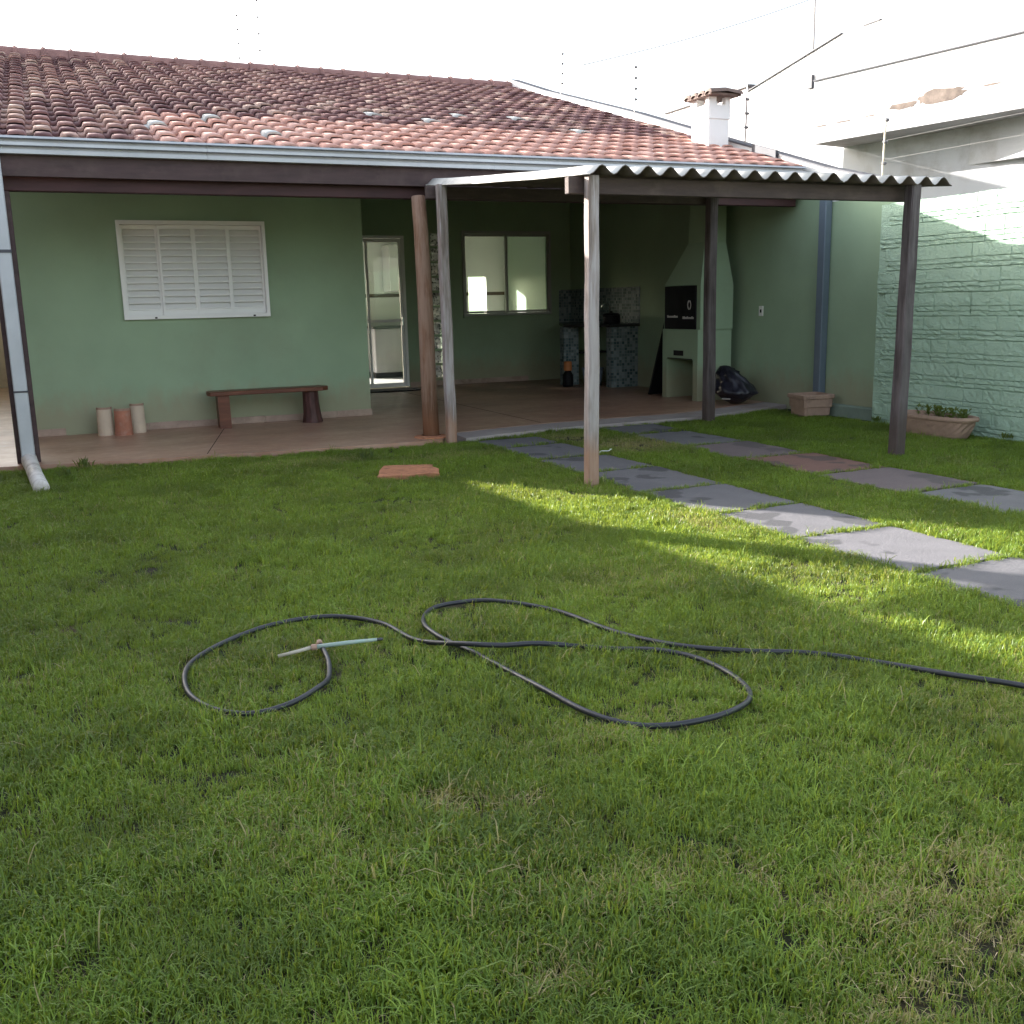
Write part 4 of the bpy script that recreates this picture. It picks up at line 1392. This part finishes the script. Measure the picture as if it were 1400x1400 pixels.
bm = bmesh.new(); tube(bm, [(0.628, 3.617, 0.044), (0.70, 3.625, 0.048), (0.754, 3.633, 0.052)], [0.006, 0.0065, 0.007], 10); obj('wand_tail', bm, mat['wand_cream'], wd, smooth=True)

# ------------------------------------------------------------------ neighbours
nb = thing('neighbour_house', 'white two storey neighbouring house with overhanging balcony above the brick wall', 'house')
d = Vector((0.6, -3.1, 0)).normalized()          # along the balcony, towards the viewer
nrm = Vector((-d.y, d.x, 0)) * -1
if nrm.x < 0:
    nrm = -nrm
B0 = Vector((10.5, 12.6, 0))
GZ0, GZ1 = 4.86, 5.27


def nb_box(name, s0, s1, t0, t1, z0, z1, m, parent=None, bev=0):
    bm = bmesh.new()
    q = [B0 + d * s + nrm * t for s, t in ((s0, t0), (s1, t0), (s1, t1), (s0, t1))]
    prism(bm, [(p.x, p.y) for p in q], 'z', z0, z1)
    return obj(name, bm, m, parent or nb, bev=bev)


nb_box('balcony_parapet', 0, 9, 0, 0.14, 3.66, 4.37, mat['off_white'])
nb_box('balcony_slab', 0, 9, 0.002, 3.0, 3.5, 3.659, mat['off_white'])
nb_box('parapet_coping', -0.01, 9, -0.02, 0.16, 4.371, 4.39, mat['zinc'])
nb_box('wall', 0.0, 9, 0.72, 0.9, -0.05, 3.499, mat['off_white'])

gp = [(15.68, 3.0), (15.68, GZ0), (13.32, GZ1), (12.85, GZ1), (9.0, GZ1 - .02), (9.0, 3.0)]
bm = bmesh.new()
prism(bm, gp, 'x', 11.60, 11.75)
obj('gable_wall', bm, mat['off_white'], nb)
bm = bmesh.new()
prism(bm, [(15.68, GZ0 + .001), (13.32, GZ1 + .001), (13.32, GZ1 + .016), (15.68, GZ0 + .016)], 'x', 11.57, 11.77)
prism(bm, [(12.85, GZ1 + .001), (12.5, GZ1 + .001), (12.5, GZ1 + .02), (12.85, GZ1 + .02)], 'x', 11.58, 11.76)
obj('gable_coping', bm, mat['zinc'], nb)
bm = bmesh.new()
prism(bm, [(11.62, 10.42), (15, 10.6), (15, 14), (11.9, 13.6)], 'z', 3.66, 7.4)
obj('upper_block', bm, mat['grey_render'], nb)
# stain with its own shape below the parapet
rs = random.Random(2)
stain_m = M('bare weathered render', (0.17, 0.135, 0.115), 0.95, 0.45, 8, 40, 0.2)


def stain(s, z, w, h):
    bm = bmesh.new()
    c = B0 + d * s - nrm * 0.004
    n = 26
    P = []
    for k in range(n):
        a = 2 * math.pi * k / n
        P.append(c + d * (math.copysign(abs(math.cos(a)) ** .6, math.cos(a)) * w * rs.uniform(.8, 1.1)) + Vector((0, 0, z + math.sin(a) * h * rs.uniform(.6, 1.15))))
    f0 = [bm.verts.new(p) for p in P]; f1 = [bm.verts.new(p + nrm * .003) for p in P]
    bm.faces.new(f0); bm.faces.new(f1[::-1])
    for k in range(n):
        bm.faces.new((f0[k], f1[k], f1[(k + 1) % n], f0[(k + 1) % n]))
    obj('peeling_patch', bm, stain_m, nb)


for a in ((2.05, 3.84, 0.36, 0.085), (1.5, 3.80, 0.22, 0.045), (0.55, 3.74, 0.14, 0.012), (0.98, 3.75, 0.09, 0.010), (2.75, 3.85, 0.13, 0.012), (0.15, 3.735, 0.10, 0.010)):
    stain(*a)

fb = thing('far_house', 'small flat roofed house far behind, its shaded gable peeping past the chimney', 'house', (0, 0, 0))
bx('wall', mat['grey_render'], fb, 13.9, 15.6, 18.8, 22.0, -0.05, 5.66)
bx('roof_slab', mat['zinc'], fb, 13.85, 15.65, 18.75, 22.05, 5.661, 5.72)

pg = 'electric fence posts on the walls'


def fence_post(x, y, z0, z1, lab, lean=0.0, m='post_metal', n=4):
    t = thing('electric_fence_post', lab, 'fence post', (x, y, z0), 0, pg)
    bm = bmesh.new(); tube(bm, [(0, 0, -.03), (lean, 0, z1 - z0)], 0.009, 6)
    obj('rod', bm, mat[m], t)
    for k in range(n):
        f = 0.28 + 0.7 * k / (n - 1) if n > 1 else .9
        bm = bmesh.new(); tube(bm, [(lean * f - .014, -0.004, (z1 - z0) * f), (lean * f + .034, 0.004, (z1 - z0) * f)], 0.017, 7)
        obj('insulator', bm, mat['insulator'], t)


fence_post(7.92, 15.70, 4.61, 5.25, 'thin electric fence post on the wall top nearest the roof ridge', 0.02)
fence_post(7.92, 13.36, 3.95, 4.57, 'thin electric fence post standing midway along the sloping wall top', 0.0)
fence_post(7.92, 10.74, 3.14, 3.83, 'electric fence post just beyond the chimney on the wall top', 0.02)
fence_post(7.72, 8.20, 2.42, 3.01, 'pale yellow fence post in front of the neighbour balcony', 0.015, 'yellow_rod', 3)
fence_post(4.12, 21.0, 5.0, 7.1, 'faint far fence post behind the roof ridge', 0.0, 'wire', 6)
fence_post(3.72, 21.0, 5.0, 6.8, 'shorter faint fence post behind the roof ridge, beside the taller one', 0.0, 'wire', 6)
bm = bmesh.new()
for z in (2.62, 2.80):
    tube(bm, [(7.73, 8.20, z), (7.73, 4.0, z - .02), (7.73, -2, z)], 0.0011, 5)
tag(obj('fence_wire', bm, mat['wire']), 'pair of thin fence wires strung above the brick wall', 'wire')
bm = bmesh.new()
pp = []
for k in range(13):
    t = k / 12
    pp.append((10.6 + 6.4 * t, 20, 6.13 + 1.98 * t - 0.10 * math.sin(math.pi * t)))
tube(bm, pp, 0.011, 6)
tag(obj('overhead_cable', bm, mat['wire'], smooth=True), 'overhead utility cable crossing the white sky', 'cable')
bm = bmesh.new(); tube(bm, [(11.62, 14.0, 4.8), (11.62, 14.0, 7.2)], 0.018, 8)
am = thing('mast', 'thin vertical mast rising behind the neighbour gable', 'mast')
obj('mast_rod', bm, mat['wire'], am)
bm = bmesh.new(); box(bm, 11.56, 11.68, 13.94, 14.06, 4.6, 4.8); obj('mast_base', bm, mat['zinc'], am)

# ------------------------------------------------------------------ grass
src = bpy.data.collections.new('grass_sources')
NB_ = 10


def clump(seed, blades, rad, hmin, hmax, wid, curl):
    rd = random.Random(seed)
    verts, faces = [], []
    for _ in range(blades):
        a = rd.uniform(0, 2 * math.pi); r = rad * math.sqrt(rd.random())
        bx0, by0 = r * math.cos(a), r * math.sin(a)
        h = rd.uniform(hmin, hmax)
        dd = rd.uniform(0, 2 * math.pi)
        ln = abs(rd.gauss(0, curl)) + 0.12
        dx, dy = math.cos(dd), math.sin(dd)
        fx, fy = -dy, dx
        w = wid * rd.uniform(.6, 1.15)
        p1 = (bx0 + dx * h * ln * .25, by0 + dy * h * ln * .25, h * .50)
        p2 = (bx0 + dx * h * ln * .65, by0 + dy * h * ln * .65, h * (.86 - .10 * ln))
        p3 = (bx0 + dx * h * ln * 1.15, by0 + dy * h * ln * 1.15, h * (1.0 - .30 * ln))
        i = len(verts)
        for p, q in (((bx0, by0, -.004), w), (p1, w), (p2, w * .75)):
            verts.append((p[0] - fx * q, p[1] - fy * q, p[2])); verts.append((p[0] + fx * q, p[1] + fy * q, p[2]))
        verts.append(p3)
        faces += [(i, i + 1, i + 3, i + 2), (i + 2, i + 3, i + 5, i + 4), (i + 4, i + 5, i + 6)]
    me = bpy.data.meshes.new('grass_tuft')
    me.from_pydata(verts, [], faces)
    me.materials.append(mat['grass'])
    for p in me.polygons:
        p.use_smooth = True
    o = bpy.data.objects.new('grass_tuft', me)
    src.objects.link(o)


for s in range(NB_):
    clump(s, 26, 0.040, 0.020, 0.046, 0.0015, 0.62)
for s in range(2):
    clump(50 + s, 9, 0.035, 0.050, 0.085, 0.0016, 0.55)

hose_xy = np.array([(p.x, p.y) for p in HS])


def fbm(p, s, seed):
    return np.array([mnoise.fractal(Vector((a * s, b * s, seed)), 1.0, 2.0, 3) for a, b in p])


def density_points():
    out = []
    for (x0, x1, y0, y1, dens) in ((-1.55, 7.6, 1.0, 2.6, 1700), (-1.55, 7.6, 2.6, 5.0, 1250), (-1.55, 7.6, 5.0, 9.75, 900), (-1.55, 7.6, -3.5, 1.0, 250)):
        n = int((x1 - x0) * (y1 - y0) * dens)
        p = np.column_stack((rng.uniform(x0, x1, n), rng.uniform(y0, y1, n)))
        out.append(p)
    p = np.vstack(out)
    # thin out what lies well outside the picture
    ang_ = np.degrees(np.arctan2(p[:, 0], p[:, 1])) - 23.65
    keep = (np.abs(ang_) < 40) | (rng.random(len(p)) < 0.6)
    p = p[keep]
    edge_ = np.interp(p[:, 0], xs, [slab_edge(x) for x in xs])
    ok = p[:, 1] < edge_ - 0.01 + rng.normal(0, .02, len(p))
    for (x0, x1, y0, y1, z, mk) in PAVERS + P2:
        g = 0.004
        ok &= ~((p[:, 0] > x0 + g) & (p[:, 0] < x1 - g) & (p[:, 1] > y0 + g) & (p[:, 1] < y1 - g))
    C = [(2.13, 7.36), (2.60, 7.28), (2.68, 7.72), (2.30, 7.86)]
    ins = np.ones(len(p), bool)
    for (a, b) in zip(C, C[1:] + C[:1]):
        ins &= ((b[0] - a[0]) * (p[:, 1] - a[1]) - (b[1] - a[1]) * (p[:, 0] - a[0])) > 0
    ok &= ~ins
    for (cx, cy, a, b) in ((7.38, 7.02, .15, .42), (7.56, 8.95, .17, .17), (3.405, 6.34, .05, .05), (6.155, 6.23, .05, .05), (3.335, 9.03, .05, .05), (6.285, 9.06, .05, .05)):
        ok &= ((p[:, 0] - cx) / a) ** 2 + ((p[:, 1] - cy) / b) ** 2 > 1
    p = p[ok]
    hole = fbm(p, 11.0, 17.0) + 0.5 * fbm(p, 27.0, 3.0)
    return p[hole > -0.52 + rng.normal(0, .06, len(p))]


pts = density_points()
npt = len(pts)


dry_sp = [(0.80, 2.36, .10, .05, .9), (0.86, 2.30, .09, .04, .95), (1.01, 2.265, .05, .04, .95), (0.765, 1.587, .09, .06, .6), (1.332, 1.713, .045, .05, .8), (1.10, 1.78, .22, .10, .35),
          (1.65, 1.46, .30, .16, .55), (1.61, 1.31, .22, .10, .6), (1.33, 1.225, .18, .08, .6), (1.82, 1.54, .16, .12, .45), (4.73, 7.94, .42, .45, .92), (4.45, 8.7, .3, .3, .85), (1.9, 8.55, .5, .22, .45), (3.0, 8.2, .6, .25, .3), (2.45, 4.0, .5, .3, .25), (3.35, 4.9, .14, .3, .5), (2.9, 2.1, .5, .3, .3), (1.45, 2.55, .3, .15, .3), (5.3, 7.9, .0001, .0001, 0)]
n1 = fbm(pts, 2.1, 1.0)
n2 = fbm(pts, 6.5, 4.0)
dry = np.clip(0.03 + 0.16 * fbm(pts, 1.2, 9.0), 0.012, .2)
for (x, y, a, b, amt) in dry_sp:
    q = np.exp(-(((pts[:, 0] - x) / a) ** 2 + ((pts[:, 1] - y) / b) ** 2))
    dry = np.maximum(dry, q * amt)
scale = np.clip(0.90 + 0.30 * n1 + 0.26 * n2, 0.62, 1.4) * (1 - 0.55 * np.clip(dry - .25, 0, 1))
scale *= np.where((pts[:, 0] < 1.2) & (pts[:, 1] < 2.6), 1.12, 1.0)
# the hose presses the blades down
dm = np.full(npt, 9.0)
for k in range(0, npt, 4000):
    dd = np.sqrt(((pts[k:k + 4000, None, :] - hose_xy[None, ::2, :]) ** 2).sum(2))
    dm[k:k + 4000] = dd.min(1)
scale = np.where(dm < 0.03, scale * 0.55, scale)
drop = (dry > .55) & (rng.random(npt) < .45)
pts, scale, dry, n1 = pts[~drop], scale[~drop], dry[~drop], n1[~drop]
npt = len(pts)
me = bpy.data.meshes.new('grass')
me.vertices.add(npt)
co = np.column_stack((pts, np.zeros(npt))).astype(np.float32)
me.vertices.foreach_set('co', co.ravel())
idx = rng.integers(0, NB_, npt)
lng = rng.random(npt) < 0.045 * np.clip(1 + 1.5 * n1, .2, 3)
idx = np.where(lng, NB_ + rng.integers(0, 2, npt), idx)
rot = np.column_stack((rng.normal(0, .12, npt), rng.normal(0, .12, npt), rng.uniform(0, 2 * math.pi, npt))).astype(np.float32)
for nm, ty, arr in (('rot', 'FLOAT_VECTOR', rot), ('size', 'FLOAT', scale.astype(np.float32)), ('pick', 'INT', idx.astype(np.int32)), ('dry', 'FLOAT', dry.astype(np.float32)), ('tone', 'FLOAT', rng.random(npt).astype(np.float32))):
    at = me.attributes.new(nm, ty, 'POINT')
    at.data.foreach_set('vector' if ty == 'FLOAT_VECTOR' else 'value', arr.ravel())
grass = link('grass', me, mat['grass'])
grass['kind'] = 'stuff'
ng = bpy.data.node_groups.new('grass_nodes', 'GeometryNodeTree')
ng.interface.new_socket('Geometry', in_out='INPUT', socket_type='NodeSocketGeometry')
ng.interface.new_socket('Geometry', in_out='OUTPUT', socket_type='NodeSocketGeometry')
gn, gl = ng.nodes, ng.links
gi, go = gn.new('NodeGroupInput'), gn.new('NodeGroupOutput')
ip = gn.new('GeometryNodeInstanceOnPoints')
ci = gn.new('GeometryNodeCollectionInfo')
ci.inputs['Collection'].default_value = src
ci.inputs['Separate Children'].default_value = True
ci.inputs['Reset Children'].default_value = True


def named(nm, ty):
    a = gn.new('GeometryNodeInputNamedAttribute'); a.data_type = ty
    a.inputs['Name'].default_value = nm
    return a.outputs['Attribute']


er = gn.new('FunctionNodeEulerToRotation')
gl.new(named('rot', 'FLOAT_VECTOR'), er.inputs[0])
gl.new(gi.outputs[0], ip.inputs['Points'])
gl.new(ci.outputs[0], ip.inputs['Instance'])
ip.inputs['Pick Instance'].default_value = True
gl.new(named('pick', 'INT'), ip.inputs['Instance Index'])
gl.new(er.outputs[0], ip.inputs['Rotation'])
gl.new(named('size', 'FLOAT'), ip.inputs['Scale'])
gl.new(ip.outputs[0], go.inputs[0])
md = grass.modifiers.new('grass', 'NODES')
md.node_group = ng

# loose straw in the worn spots
bm = bmesh.new()
rs = random.Random(8)
for (x, y, a, b, amt) in dry_sp:
    if amt < .4:
        continue
    for _ in range(int(min(220, 2600 * a * b * amt + 14))):
        px, py = rs.gauss(x, a * .7), rs.gauss(y, b * .7)
        if any(q[0] - .02 < px < q[1] + .02 and q[2] - .02 < py < q[3] + .02 for q in PAVERS + P2) or py > slab_edge(px) - .05:
            continue
        w = rs.uniform(0, 2 * math.pi); L = rs.uniform(.015, .05)
        dx, dy = math.cos(w) * L, math.sin(w) * L
        z = rs.uniform(.006, .026)
        fx, fy = -math.sin(w) * .0011, math.cos(w) * .0011
        v = [bm.verts.new(p) for p in ((px - fx, py - fy, z), (px + fx, py + fy, z), (px + dx, py + dy, z + rs.uniform(-.006, .012)))]
        bm.faces.new(v)
kind(obj('dry_straw', bm, mat['straw'], recalc=False), 'stuff')
print('grass tufts', npt)
